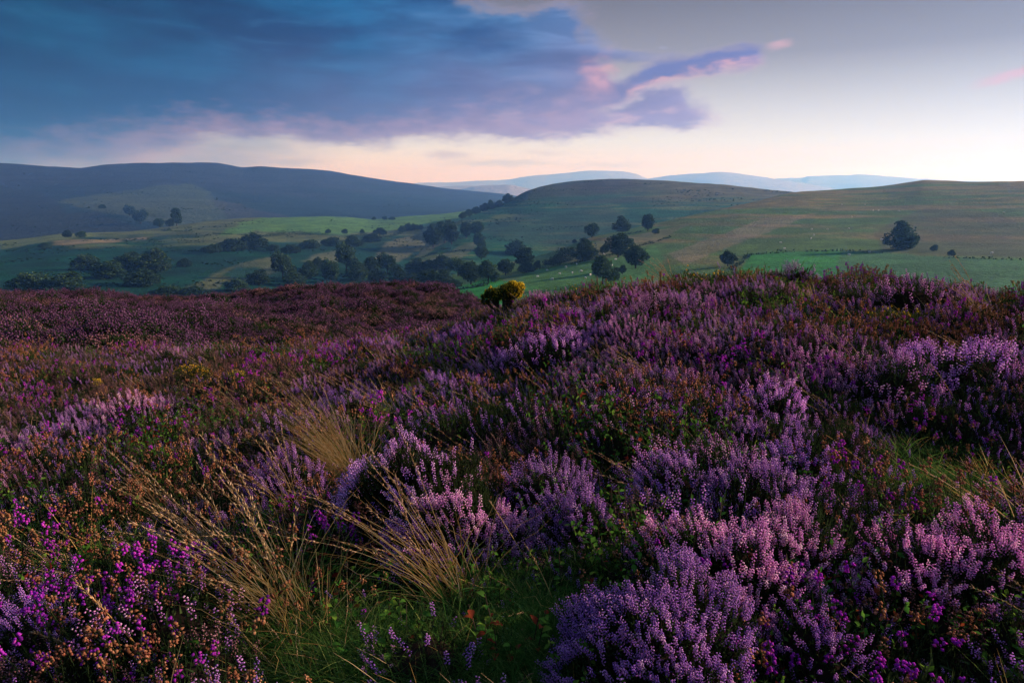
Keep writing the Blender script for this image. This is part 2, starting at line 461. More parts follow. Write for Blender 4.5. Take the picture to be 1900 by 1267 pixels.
# the heather knoll across the dip
knoll_top = [(-400, 552, 28), (-100, 550, 28), (0, 549, 28), (100, 550, 28), (200, 548, 27.5), (260, 552, 27), (330, 554, 27), (420, 551, 26), (520, 541, 25.5), (600, 532, 25),
             (680, 528, 24.5), (760, 528, 24), (810, 535, 23), (850, 547, 22), (890, 563, 21), (930, 580, 20), (1000, 600, 19), (1100, 615, 18)]
knoll = Sheet(azs(-62, 10, 390), [
    ('p', [(-400, 760, 8.2), (500, 760, 8.2), (1100, 760, 8.2)]),
    ('p', [(-400, 646, 10.8), (300, 644, 10.8), (600, 640, 10.8), (800, 640, 10.8), (1100, 660, 10.8)]),
    ('p', [(-400, 600, 15.5), (500, 592, 15.5), (800, 590, 15), (1100, 632, 14)]),
    ('p', [(x, y + 9, r * .84) for x, y, r in knoll_top]),
    ('p', knoll_top),
    ('h', [(-400, -9, 37), (700, -9, 34), (1100, -9, 30)]),
    ('h', [(-400, -28, 75), (700, -28, 75), (1100, -28, 75)]),
], [16, 34, 40, 16, 20, 12], drop=.2, rough=(.20, 2.4), rough2=(.07, .8), seed=8)

past_top = [(500, 575, 330), (700, 545, 350), (800, 525, 360), (900, 508, 370), (960, 497, 390), (1000, 483, 420), (1090, 447, 470), (1200, 420, 520), (1300, 396, 570), (1400, 374, 630), (1480, 358, 690),
            (1560, 353, 720), (1640, 347, 740), (1690, 339, 750), (1720, 335, 750), (1800, 337, 740), (1900, 338, 720), (2300, 350, 700)]
pasture = Sheet(azs(-16, 64, 800), [
    ('p', [(500, 640, 130), (2300, 620, 130)]),
    ('p', [(500, 598, 215), (900, 558, 215), (1300, 540, 220), (2300, 540, 220)]),
    ('p', [(500, 588, 280), (800, 545, 280), (900, 526, 290), (1300, 492, 290), (1900, 490, 280), (2300, 490, 280)]),
    ('p', [(500, 582, 305), (800, 535, 320), (900, 516, 330), (1000, 497, 350), (1090, 474, 370), (1200, 455, 400), (1400, 431, 430), (1650, 425, 440), (1900, 425, 430), (2300, 430, 430)]),
    ('p', past_top),
    ('h', [(500, -75, 450), (900, -60, 520), (1480, -28, 880), (1720, -15, 950), (2300, -10, 900)]),
    ('h', [(500, -110, 800), (900, -110, 900), (1480, -100, 1300), (2300, -100, 1300)]),
], [8, 16, 34, 90, 14, 8], rough=(2.2, 110), rough2=(.35, 14), seed=1)

hill_top = [(500, 560, 520), (640, 518, 560), (700, 496, 600), (760, 468, 680), (800, 444, 740), (860, 405, 850), (900, 390, 900), (945, 372, 950), (985, 353, 1000), (1020, 344, 1030), (1080, 337, 1060),
            (1150, 333, 1080), (1210, 334, 1080), (1300, 339, 1060), (1400, 349, 1030), (1480, 358, 1000), (1600, 372, 1000), (2000, 400, 1000)]
hill = Sheet(azs(-18, 36, 480), [
    ('p', [(500, 600, 420), (700, 560, 430), (900, 535, 450), (1100, 500, 520), (1300, 440, 620), (1480, 400, 700), (2000, 420, 760)]),
    ('p', [(500, 580, 450), (700, 520, 490), (800, 492, 520), (900, 478, 560), (1000, 470, 600), (1100, 445, 640), (1300, 405, 720), (1480, 378, 800), (2000, 410, 860)]),
    ('p', [(500, 570, 490), (700, 507, 550), (800, 464, 640), (900, 425, 730), (1000, 394, 800), (1150, 365, 880), (1300, 362, 900), (1480, 364, 920), (2000, 404, 940)]),
    ('p', hill_top),
    ('h', [(500, -110, 700), (800, -80, 950), (1150, -20, 1300), (1480, -30, 1250), (2000, -60, 1200)]),
    ('h', [(500, -118, 1300), (2000, -118, 1700)]),
], [10, 60, 56, 12, 6], rough=(3.0, 120), rough2=(.6, 22), seed=2)

spur_top = [(-400, 470, 850), (-100, 452, 880), (0, 448, 900), (60, 441, 910), (130, 431, 930), (240, 428, 950), (300, 423, 970), (400, 411, 1000), (500, 404, 1030), (560, 401, 1050), (640, 404, 1080),
            (700, 409, 1100), (750, 403, 1130), (800, 399, 1160), (850, 393, 1200), (900, 384, 1250), (945, 374, 1300), (1100, 380, 1350)]
spur = Sheet(azs(-64, 6, 660), [
    ('p', [(-400, 640, 260), (500, 620, 260), (1100, 600, 260)]),
    ('p', [(-400, 560, 380), (300, 552, 390), (700, 538, 400), (1100, 530, 400)]),
    ('p', [(-400, 515, 500), (200, 505, 510), (500, 495, 520), (800, 492, 540), (1100, 490, 560)]),
    ('p', [(-400, 484, 690), (0, 468, 720), (130, 447, 760), (260, 444, 780), (400, 435, 800), (560, 434, 820), (700, 437, 830), (800, 433, 850), (900, 428, 900), (1100, 430, 950)]),
    ('p', spur_top),
    ('h', [(-400, -85, 1000), (500, -75, 1250), (1100, -60, 1550)]),
    ('h', [(-400, -118, 1300), (500, -118, 1600), (1100, -118, 1900)]),
], [10, 36, 60, 44, 10, 6], rough=(2.6, 100), rough2=(.5, 20), seed=5)

ridge_top = [(-400, 296, 2500), (-100, 302, 2500), (0, 304, 2500), (100, 307, 2500), (145, 310, 2520), (200, 305, 2550), (320, 303, 2600), (400, 303, 2600), (430, 308, 2600), (455, 312, 2600), (480, 310, 2600), (540, 312, 2620),
             (600, 315, 2650), (650, 323, 2680), (720, 334, 2700), (800, 346, 2750), (860, 353, 2800), (920, 359, 2800), (960, 364, 2800), (1200, 385, 2800)]
ridge = Sheet(azs(-64, 10, 540), [
    ('p', [(-400, 520, 1050), (1200, 470, 1250)]),
    ('p', [(-400, 462, 1250), (0, 452, 1250), (300, 430, 1250), (500, 418, 1350), (800, 412, 1500), (1200, 412, 1600)]),
    ('p', [(-400, 390, 1650), (0, 385, 1650), (300, 372, 1700), (500, 376, 1800), (800, 384, 1950), (1200, 396, 2100)]),
    ('p', [(-400, 335, 2150), (0, 338, 2150), (300, 330, 2200), (500, 338, 2250), (800, 362, 2400), (1200, 390, 2500)]),
    ('p', ridge_top),
    ('h', [(-400, 20, 3300), (1200, -80, 3400)]),
    ('h', [(-400, -115, 4200), (1200, -118, 4200)]),
], [8, 46, 40, 26, 8, 4], rough=(7, 260), rough2=(1.6, 60), seed=6)

MUL = lambda c, k: tuple(v * k for v in c)
def lerp(a, b, t): return np.asarray(a) * (1 - t[..., None]) + np.asarray(b) * t[..., None]
def sstep(x, a, b):
    t = np.clip((x - a) / (b - a), 0, 1); return t * t * (3 - 2 * t)

def base_moor(sh, X, Y):
    return np.broadcast_to(np.array((.022, .022, .012)), sh.x.shape + (3,)) * (1 + .6 * fbm(sh.x * 3, sh.y * 3)[..., None])
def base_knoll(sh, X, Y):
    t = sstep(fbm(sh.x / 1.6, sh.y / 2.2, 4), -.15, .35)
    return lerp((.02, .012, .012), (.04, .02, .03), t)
olive = (.066, .145, .030); straw = (.185, .160, .058); green = (.020, .22, .030); meadow = (.066, .20, .045); bracken = (.012, .098, .046); scrub = (.003, .050, .030)
def base_pasture(sh, X, Y):
    t = sstep(fbm(sh.x / 70, sh.y / 50 + sh.z / 3, 5) * 1.1 + (440 - Y) / 190, -.05, .6)
    return lerp(olive, straw, t)
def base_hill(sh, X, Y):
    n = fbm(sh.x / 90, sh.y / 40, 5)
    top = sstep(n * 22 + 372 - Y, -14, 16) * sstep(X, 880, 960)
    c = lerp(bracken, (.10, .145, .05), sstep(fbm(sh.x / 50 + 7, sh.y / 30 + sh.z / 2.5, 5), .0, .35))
    warm = sstep(X, 1130, 1300)  # warmth of the low light put into the colour of the right end
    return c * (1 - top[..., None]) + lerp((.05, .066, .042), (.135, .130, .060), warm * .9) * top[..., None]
def base_spur(sh, X, Y):
    n = fbm(sh.x / 70, sh.y / 50, 5)
    t = sstep(n * 26 + (446 - (X - 400) * 0.012) - Y, -6, 10)
    return lerp(scrub, (.10, .13, .05), t) * (1 + .5 * fbm(sh.x / 30, sh.y / 30 + sh.z / 1.5, 4)[..., None])
def base_ridge(sh, X, Y):
    n = fbm(sh.x / 260, sh.y / 160, 5)
    return lerp((.010, .034, .040), (.022, .034, .052), sstep(n * 30 + 360 - Y, -20, 24))  # blue of distant haze mixed into the moor's own colour

M_moor = land_material('peat_and_litter', .03, .4, .6, .8)
M_knoll = land_material('heather_ground', .22, 2.5, .7, 1.0)
M_past = land_material('pasture_grass', 1.8, 26, .62, 1.0)
M_hill = land_material('hill_grass', 3.0, 40, .68, 1.0)
M_spur = land_material('valley_grass', 2.6, 34, .6, 1.0)
M_ridge = land_material('hazy_heather_moor', 9, 120, .65, 1.0)

moor.build('moorland', M_moor, cover_map(moor, base_moor, []))
knoll.build('heather_knoll', M_knoll, cover_map(knoll, base_knoll, [
    ([(0, 560), (880, 548), (900, 575), (700, 620), (0, 640)], (.10, .045, .085), .0)]))
pasture.build('pasture_hill', M_past, cover_map(pasture, base_pasture, [
    ([(780, 620), (835, 535), (905, 517), (1000, 532), (960, 620)], green, .95),
    ([(945, 530), (985, 503), (1060, 492), (1165, 470), (1215, 455), (1235, 480), (1190, 540), (940, 585)], meadow, .8),
    ([(1005, 490), (1090, 452), (1240, 424), (1290, 410), (1215, 452), (1060, 488)], (.165, .165, .085), .7),
    ([(1325, 560), (1392, 472), (1480, 467), (1562, 465), (1700, 474), (1905, 482), (2000, 560)], green, .9),
    ([(1560, 465), (1700, 474), (1905, 482), (1905, 560), (1540, 560)], (.055, .15, .055), .75),
    ([(1240, 470), (1420, 405), (1520, 395), (1400, 440), (1270, 490)], (.27, .21, .14), .55),
    ([(1620, 430), (1720, 385), (1850, 395), (1905, 420), (1905, 478), (1640, 465)], (.085, .085, .045), .6)], wob=(5, 60), soft=2))
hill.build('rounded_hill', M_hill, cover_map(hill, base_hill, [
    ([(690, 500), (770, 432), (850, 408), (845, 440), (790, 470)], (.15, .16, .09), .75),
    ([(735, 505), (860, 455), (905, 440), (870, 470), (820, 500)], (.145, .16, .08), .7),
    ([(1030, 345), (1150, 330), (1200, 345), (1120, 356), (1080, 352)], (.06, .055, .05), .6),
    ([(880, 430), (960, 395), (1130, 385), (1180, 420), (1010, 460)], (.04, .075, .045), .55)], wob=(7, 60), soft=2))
spur.build('green_spur', M_spur, cover_map(spur, base_spur, [
    ([(405, 436), (445, 414), (500, 400), (560, 396), (640, 400), (700, 404), (800, 394), (950, 368), (900, 400), (800, 418), (720, 428), (640, 434), (540, 431), (480, 428)], (.085, .21, .048), .85),
    ([(0, 445), (130, 426), (240, 425), (180, 436), (60, 452), (0, 462)], (.15, .2, .08), .7),
    ([(100, 446), (270, 441), (275, 445), (180, 452), (100, 456)], (.25, .21, .12), .85),
    ([(560, 486), (600, 466), (632, 462), (640, 478), (618, 492)], (.135, .15, .075), .85),
    ([(690, 480), (720, 448), (800, 428), (810, 445), (740, 486)], (.14, .15, .08), .85),
    ([(320, 548), (380, 518), (440, 490), (500, 480), (540, 478), (515, 500), (480, 516), (410, 525), (380, 550)], (.10, .12, .06), .8),
    ([(410, 512), (440, 497), (480, 497), (490, 506), (450, 518)], scrub, .9)], wob=(9, 50), soft=3))
ridge.build('moor_ridge', M_ridge, cover_map(ridge, base_ridge, [
    ([(105, 372), (190, 360), (300, 345), (350, 344), (385, 355), (400, 372), (450, 390), (490, 412), (330, 425), (240, 400), (180, 394)], (.055, .085, .05), .85),
    ([(395, 372), (450, 380), (560, 410), (440, 430)], (.035, .045, .05), .85),
    ([(-300, 345), (60, 352), (108, 372), (120, 395), (180, 394), (235, 415), (300, 440), (-300, 480)], (.018, .028, .026), .9)], wob=(8, 60), soft=2))

# far mountains, the paleness of distant haze put into their turf colour
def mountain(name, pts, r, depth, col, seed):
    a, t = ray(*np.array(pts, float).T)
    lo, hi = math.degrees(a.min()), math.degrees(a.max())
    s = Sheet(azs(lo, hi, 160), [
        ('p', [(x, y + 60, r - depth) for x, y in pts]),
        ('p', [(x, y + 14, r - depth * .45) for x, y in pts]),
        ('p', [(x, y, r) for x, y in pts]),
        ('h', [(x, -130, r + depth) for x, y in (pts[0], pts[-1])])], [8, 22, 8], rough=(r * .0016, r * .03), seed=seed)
    m_ = land_material(name + '_hazed_turf', r * .006, r * .05, .3, .5)
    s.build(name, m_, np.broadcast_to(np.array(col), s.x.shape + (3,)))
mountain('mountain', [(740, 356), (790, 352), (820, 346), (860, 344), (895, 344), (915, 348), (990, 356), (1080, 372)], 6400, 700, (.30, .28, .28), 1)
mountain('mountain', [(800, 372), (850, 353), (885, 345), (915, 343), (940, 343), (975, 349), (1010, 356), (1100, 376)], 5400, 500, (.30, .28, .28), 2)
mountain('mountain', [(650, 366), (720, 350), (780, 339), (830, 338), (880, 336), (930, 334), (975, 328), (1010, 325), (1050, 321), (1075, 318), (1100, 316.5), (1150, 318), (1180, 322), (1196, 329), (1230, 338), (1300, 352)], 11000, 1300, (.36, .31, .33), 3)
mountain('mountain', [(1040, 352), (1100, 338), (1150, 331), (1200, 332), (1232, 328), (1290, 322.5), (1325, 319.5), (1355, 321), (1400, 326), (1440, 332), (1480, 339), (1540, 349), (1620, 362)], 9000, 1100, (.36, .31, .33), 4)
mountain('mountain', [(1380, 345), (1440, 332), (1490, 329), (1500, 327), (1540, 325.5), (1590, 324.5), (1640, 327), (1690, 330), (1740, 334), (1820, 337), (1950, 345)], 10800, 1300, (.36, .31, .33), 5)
for o_ in bpy.data.objects:
    if o_.name.startswith('mountain'): o_['kind'] = 'structure'

# the low ground under it all
gm = bpy.data.materials.new('low_ground'); gm.use_nodes = True
gb = gm.node_tree.nodes['Principled BSDF']; gn = Nd(gm.node_tree)
gn.put(gb.inputs['Base Color'], gn.mix(gn.ss(gn.noise(gn.new('ShaderNodeNewGeometry').outputs['Position'], .003, 5), .35, .65), (.05, .08, .04), (.10, .11, .06)))
gb.inputs['Roughness'].default_value = 1.0
tt = np.linspace(0, 2 * np.pi, 97)[:-1]
GV = np.concatenate([np.stack([r_ * np.cos(tt), r_ * np.sin(tt), np.full(96, -122.)], 1) for r_ in (1, 400, 2000, 6000, 12500)])
ii = np.arange(96); GT = np.concatenate([np.stack([ii + k * 96, (ii + 1) % 96 + k * 96, (ii + 1) % 96 + (k + 1) * 96, ii + (k + 1) * 96], 1) for k in range(4)])
obj('ground', mesh('ground', GV, GT[:, ::-1], [gm]))['kind'] = 'structure'

# the air
hz = bpy.data.materials.new('haze_air'); hz.use_nodes = True
hz.node_tree.nodes.clear()
hn = Nd(hz.node_tree)
pv = hn.new('ShaderNodeVolumePrincipled')
pv.inputs['Color'].default_value = (.17, .43, .98, 1)
pv.inputs['Absorption Color'].default_value = (1, 1, 1, 1)
pv.inputs['Density'].default_value = 2.05e-4
pv.inputs['Anisotropy'].default_value = .35
hz.node_tree.links.new(pv.outputs[0], hn.new('ShaderNodeOutputMaterial').inputs['Volume'])
bx = np.array([(x, y, z) for z in (-123.5, 275) for x, y in ((-12600, -12600), (12600, -12600), (12600, 12600), (-12600, 12600))], float)
hq = [(3, 2, 1, 0), (4, 5, 6, 7), (0, 1, 5, 4), (1, 2, 6, 5), (2, 3, 7, 6), (3, 0, 4, 7)]
haze = obj('haze', mesh('haze', bx, np.array(hq), [hz]))
tag(haze, 'thin blue evening haze lying over the valley and the far hills', 'haze', kind='stuff')

# ------------------------------------------------------------------ plant pieces
def unit(v): return v / np.maximum(np.linalg.norm(v, axis=-1, keepdims=True), 1e-9)
def frame(A):
    A = unit(A)
    h = np.where(np.abs(A[:, 2:3]) > .9, np.array([[1., 0, 0]]), np.array([[0, 0, 1.]]))
    U = unit(np.cross(A, h)); return A, U, np.cross(A, U)

class Soup:
    """collects triangles; every vertex carries a tint 0..1"""
    def __init__(s): s.V, s.T, s.M, s.C, s.n = [], [], [], [], 0
    def add(s, V, T, mat=0, tint=0.5):
        V = np.asarray(V, float).reshape(-1, 3); T = np.asarray(T, int).reshape(-1, 3)
        s.V.append(V); s.T.append(T + s.n); s.M.append(np.full(len(T), mat)); s.n += len(V)
        s.C.append(np.broadcast_to(np.asarray(tint, float), (len(V),)))
    def mesh(s, name, mats, smooth=False):
        return mesh(name, np.concatenate(s.V), np.concatenate(s.T), mats, np.concatenate(s.M), {'tint': np.concatenate(s.C)}, smooth)
    def bells(s, P, A, L, R, sides=4, mat=0, tint=.5, waist=.45):
        """small closed bells: pointed at both ends, widest at 'waist' of the length"""
        A, U, Wv = frame(A); N = len(P)
        L = np.broadcast_to(L, (N,))[:, None]; R = np.broadcast_to(R, (N,))[:, None]
        ring = [P + A * L * waist + R * (math.cos(t) * U + math.sin(t) * Wv) for t in np.linspace(0, 2*np.pi, sides, endpoint=False)]
        V = np.stack([P] + ring + [P + A * L], 1)
        k = sides + 2
        f = []
        for i in range(sides):
            j = (i + 1) % sides
            f += [(0, 1 + j, 1 + i), (k - 1, 1 + i, 1 + j)]
        T = (np.arange(N)[:, None, None] * k + np.array(f)[None])
        s.add(V, T, mat, np.repeat(np.broadcast_to(tint, (N,)), k))
    def leaves(s, P, A, Nn, L, Wd, mat=0, tint=.5):
        """flat pointed leaves of four triangles, folded a little along the midrib"""
        A = unit(A); S = unit(np.cross(A, Nn)); Nn = np.cross(S, A); N = len(P)
        L = np.broadcast_to(L, (N,))[:, None]; Wd = np.broadcast_to(Wd, (N,))[:, None]
        V = np.stack([P, P + A*L*.5 + S*Wd*.5 + Nn*Wd*.12, P + A*L, P + A*L*.5 - S*Wd*.5 + Nn*Wd*.12, P + A*L*.55 - Nn*L*.06], 1)
        f = np.array([(0, 1, 4), (1, 2, 4), (2, 3, 4), (3, 0, 4)])
        s.add(V, np.arange(N)[:, None, None] * 5 + f[None], mat, np.repeat(np.broadcast_to(tint, (N,)), 5))
    def needles(s, P, A, L, Wd, mat=0, tint=.5, rng=None):
        A = unit(A); N = len(P)
        S = unit(np.cross(A, rng.normal(size=(N, 3))))
        L = np.broadcast_to(L, (N,))[:, None]; Wd = np.broadcast_to(Wd, (N,))[:, None]
        V = np.stack([P - S * Wd, P + S * Wd, P + A * L], 1)
        s.add(V, np.arange(N * 3).reshape(N, 3), mat, np.repeat(np.broadcast_to(tint, (N,)), 3))
    def stems(s, P0, P1, r0, r1, mat=0, tint=.3):
        A, U, Wv = frame(P1 - P0); N = len(P0)
        r0 = np.broadcast_to(r0, (N,))[:, None]; r1 = np.broadcast_to(r1, (N,))[:, None]
        an = [0, 2.094, 4.189]
        V = np.stack([P0 + r0 * (math.cos(t) * U + math.sin(t) * Wv) for t in an] + [P1 + r1 * (math.cos(t) * U + math.sin(t) * Wv) for t in an], 1)
        f = [(0, 1, 4), (0, 4, 3), (1, 2, 5), (1, 5, 4), (2, 0, 3), (2, 3, 5)]
        s.add(V, np.arange(N)[:, None, None] * 6 + np.array(f)[None], mat, np.repeat(np.broadcast_to(tint, (N,)), 6))
    def strips(s, PT, Wd, mat=0, tint=.5, side=None):
        """grass blades: PT (N,K,3) centre lines, tapering width"""
        N, K, _ = PT.shape
        D = np.gradient(PT, axis=1)
        sd = np.array((1., 0, 0)) if side is None else side
        S = unit(np.cross(D, np.broadcast_to(np.reshape(unit(np.cross(D[:, 0], sd)), (N, 1, 3)), D.shape)))
        w = np.broadcast_to(Wd, (N,))[:, None, None] * (1 - np.linspace(0, 1, K) ** 2 * .92)[None, :, None]
        V = np.stack([PT - S * w * .5, PT + S * w * .5], 2).reshape(N, K * 2, 3)
        f = []
        for k in range(K - 1):
            a = 2 * k; f += [(a, a + 1, a + 3), (a, a + 3, a + 2)]
        s.add(V, np.arange(N)[:, None, None] * (2 * K) + np.array(f)[None], mat, np.repeat(np.broadcast_to(tint, (N,)), 2 * K))
    def tube(s, pts, rad, sides=6, mat=0, tint=.3):
        pts = np.asarray(pts, float); K = len(pts); D = np.gradient(pts, axis=0)
        A, U, Wv = frame(D); rad = np.broadcast_to(rad, (K,))
        t = np.linspace(0, 2*np.pi, sides, endpoint=False)
        V = (pts[:, None] + rad[:, None, None] * (np.cos(t)[None, :, None] * U[:, None] + np.sin(t)[None, :, None] * Wv[:, None])).reshape(-1, 3)
        f = []
        for k in range(K - 1):
            for i in range(sides):
                a, b = k*sides+i, k*sides+(i+1) % sides
                f += [(a, b, b+sides), (a, b+sides, a+sides)]
        s.add(V, np.array(f), mat, tint)

def plant_mat(name, stops, trans=.3, rough=.7, vary=.25):
    """leaf or petal: colour along 'tint', a little different on every plant, some light coming through"""
    m_ = bpy.data.materials.new(name); m_.use_nodes = True
    t = m_.node_tree; t.nodes.clear(); n = Nd(t)
    at = n.new('ShaderNodeAttribute', attribute_name='tint').outputs['Fac']
    oi = n.new('ShaderNodeObjectInfo').outputs['Random']
    c = n.ramp(at, stops)
    hs = n.new('ShaderNodeHueSaturation')
    n.put(hs.inputs['Color'], c)
    n.put(hs.inputs['Hue'], n.ss(oi, 0, 1, .5 - .05 * vary, .5 + .05 * vary, 'LINEAR'))
    n.put(hs.inputs['Value'], n.ss(n.m('FRACT', n.m('MULTIPLY', oi, 7.31)), 0, 1, 1 - vary, 1 + vary, 'LINEAR'))
    d = n.new('ShaderNodeBsdfDiffuse'); n.put(d.inputs[0], hs.outputs[0])
    tr = n.new('ShaderNodeBsdfTranslucent'); n.put(tr.inputs[0], hs.outputs[0])
    mx = n.new('ShaderNodeMixShader'); mx.inputs[0].default_value = trans
    t.links.new(d.outputs[0], mx.inputs[1]); t.links.new(tr.outputs[0], mx.inputs[2])
    t.links.new(mx.outputs[0], n.new('ShaderNodeOutputMaterial').inputs[0])
    return m_

M_ling = plant_mat('ling_petals', [(0, (.30, .13, .56)), (.45, (.58, .25, .70)), (.75, (.78, .40, .78)), (1, (.92, .64, .86))], .38)
M_pink = plant_mat('pink_ling_petals', [(0, (.42, .15, .50)), (.5, (.70, .28, .64)), (.8, (.86, .44, .72)), (1, (.95, .68, .80))], .38)
M_bell = plant_mat('bell_heather_petals', [(0, (.24, .02, .32)), (.6, (.42, .035, .46)), (1, (.62, .08, .52))], .35)
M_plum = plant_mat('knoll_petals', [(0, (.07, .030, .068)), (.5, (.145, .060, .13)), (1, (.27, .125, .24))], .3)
M_rust = plant_mat('faded_heather_heads', [(0, (.14, .05, .03)), (.5, (.30, .115, .055)), (1, (.50, .24, .13))], .25)
M_dusk = plant_mat('spent_heather', [(0, (.09, .045, .045)), (.5, (.20, .09, .10)), (1, (.36, .18, .20))], .25)
M_leafy = plant_mat('heather_foliage', [(0, (.010, .018, .007)), (.5, (.026, .045, .015)), (1, (.075, .115, .034))], .2)
M_wood = plant_mat('heather_stems', [(0, (.018, .012, .009)), (1, (.055, .040, .030))], .0)
M_bil = plant_mat('bilberry_leaves', [(0, (.018, .065, .014)), (.6, (.065, .17, .022)), (.9, (.17, .28, .035)), (1, (.20, .035, .018))], .4)
M_grass = plant_mat('green_grass', [(0, (.03, .09, .016)), (.6, (.09, .20, .034)), (1, (.22, .28, .07))], .4)
M_straw = plant_mat('dry_grass', [(0, (.28, .16, .04)), (.5, (.64, .40, .13)), (1, (.88, .64, .32))], .4)
M_seed = plant_mat('grass_seed_heads', [(0, (.26, .15, .07)), (.5, (.48, .31, .16)), (1, (.70, .50, .32))], .35)
M_gorse = plant_mat('gorse_spines', [(0, (.014, .026, .008)), (.6, (.045, .065, .016)), (1, (.10, .12, .03))], .15)
M_yel = plant_mat('gorse_petals', [(0, (.45, .24, .01)), (.5, (.75, .46, .02)), (1, (.95, .70, .07))], .3)
M_fern = plant_mat('fern_fronds', [(0, (.06, .11, .02)), (1, (.22, .28, .06))], .4)
M_tree = plant_mat('tree_leaves', [(0, (.012, .030, .018)), (.5, (.028, .060, .028)), (1, (.075, .125, .045))], .25, vary=.3)
M_bark = plant_mat('bark', [(0, (.03, .025, .02)), (1, (.08, .065, .05))], 0)
M_moss = plant_mat('moss', [(0, (.05, .07, .02)), (1, (.20, .20, .08))], .3)
WIND = np.array((-.22, .04, 0))

def dome_points(rng, n, rx, ry, h, bump, seed, low=.0):
    """points and outward normals over an uneven dome"""
    u = rng.random(n) * 2 * np.pi; c = low + (1 - low) * rng.random(n); sn = np.sqrt(np.maximum(0, 1 - c * c))
    D = np.stack([sn * np.cos(u), sn * np.sin(u), c], 1)
    k = 1 + bump * fbm(D[:, 0] * 2.1 + seed * 3.7, D[:, 1] * 2.1 + D[:, 2] * 1.3 - seed, 3)
    P = D * np.array((rx, ry, h)) * k[:, None]
    return P, unit(D / np.array((rx, ry, h)))

def heather(rng, rx, ry, h, n, seed, fl=24, size=1.0, mats=(0, 1, 2), bump=.18, hue=.5, cover=.9, sup=None, fol=None, slen=.058, splay=.55, low=.05, wood=None):
    """a heather bush: woody stems, fine dark leaves, and flower spikes standing all over it"""
    fol = fol or sup; wood = wood or fol
    P, Nn = dome_points(rng, n, rx, ry, h * .80, bump, seed, low)
    d = unit(splay * Nn + np.array((0, 0, 1.3 - splay)) + WIND + rng.normal(0, .16, (n, 3)))
    L = slen * size * rng.uniform(.65, 1.35, n)
    root = P * np.array((.35, .35, .02)) + rng.normal(0, .01, (n, 3)) * np.array((1, 1, 0)); root[:, 2] = np.maximum(root[:, 2], 0)
    wood.stems(root[::2], P[::2], .0022 * size, .0013 * size, mats[2], .4)
    tip = P + d * L[:, None]
    fol.stems(P, tip, .0011 * size, .0006 * size, mats[1], .5)
    # leaves along the shoot below the flowers
    k = 9
    t = rng.uniform(-.9, .45, (n, k)); Q = (P[:, None] + d[:, None] * (L[:, None] * t)[..., None]).reshape(-1, 3)
    ld = unit(np.repeat(d, k, 0) * .6 + rng.normal(0, .6, (n * k, 3)))
    fol.needles(Q, ld, .011 * size, .0022 * size, mats[1], rng.random(n * k) * .8, rng)
    # side twigs of leaf deeper in
    k2 = n * 7
    Q, N2 = dome_points(rng, k2, rx * .93, ry * .93, h * .78, bump, seed, 0.0); Q *= rng.uniform(.72, 1.06, (k2, 1))
    fol.needles(Q, unit(N2 * .4 + np.array((0, 0, .6)) + rng.normal(0, .5, (k2, 3))), .026 * size, .0034 * size, mats[1], rng.random(k2) ** 2 * .8, rng)
    patch = fbm(P[:, 0] / (.11 * size + .03) + seed, P[:, 1] / (.11 * size + .03) - seed, 2)
    has = rng.random(n) < cover * sstep(patch, -.55, -.2)
    P, d, L = P[has], d[has], L[has]; m_ = len(P)
    if m_:
        t = np.linspace(.05, 1.0, fl)[None] + rng.normal(0, .02, (m_, fl))
        th = np.arange(fl)[None] * 2.4 + rng.random((m_, 1)) * 6.3
        _, U, Wv = frame(d)
        rad = .0062 * size * (1.12 - .62 * t)
        out = np.cos(th)[..., None] * U[:, None] + np.sin(th)[..., None] * Wv[:, None]
        Q = P[:, None] + d[:, None] * (L[:, None] * t)[..., None] + out * (rad * .3)[..., None]
        ax = unit(out * 1.0 + d[:, None] * .25 + np.array((0, 0, -.15)))
        tint = np.clip(hue + rng.normal(0, .16, (m_, 1)) + rng.normal(0, .14, (m_, fl)) + (t - .5) * .2, 0, 1)
        sup.bells(Q.reshape(-1, 3), ax.reshape(-1, 3), ((.0062 * (26 / fl) ** .4) * size * rng.uniform(.7, 1.2, (m_, fl))).ravel(), .0026 * (26 / fl) ** .4 * size, 3, mats[0], tint.ravel(), .62)
    if h < .12: return
    # dark filler dome that stands in for shade inside the bush
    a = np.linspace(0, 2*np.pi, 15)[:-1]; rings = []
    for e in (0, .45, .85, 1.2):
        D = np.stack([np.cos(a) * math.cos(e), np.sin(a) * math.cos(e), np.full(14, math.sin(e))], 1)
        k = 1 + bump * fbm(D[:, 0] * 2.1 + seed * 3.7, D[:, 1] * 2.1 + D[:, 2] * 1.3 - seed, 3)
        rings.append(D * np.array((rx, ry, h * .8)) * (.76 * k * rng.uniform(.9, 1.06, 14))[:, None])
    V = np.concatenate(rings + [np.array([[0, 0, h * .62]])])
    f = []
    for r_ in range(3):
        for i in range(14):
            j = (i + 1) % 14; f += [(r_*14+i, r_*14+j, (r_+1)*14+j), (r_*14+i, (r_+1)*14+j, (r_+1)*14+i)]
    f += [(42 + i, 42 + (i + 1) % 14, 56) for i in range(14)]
    wood.add(V, f, mats[2], 0.0)

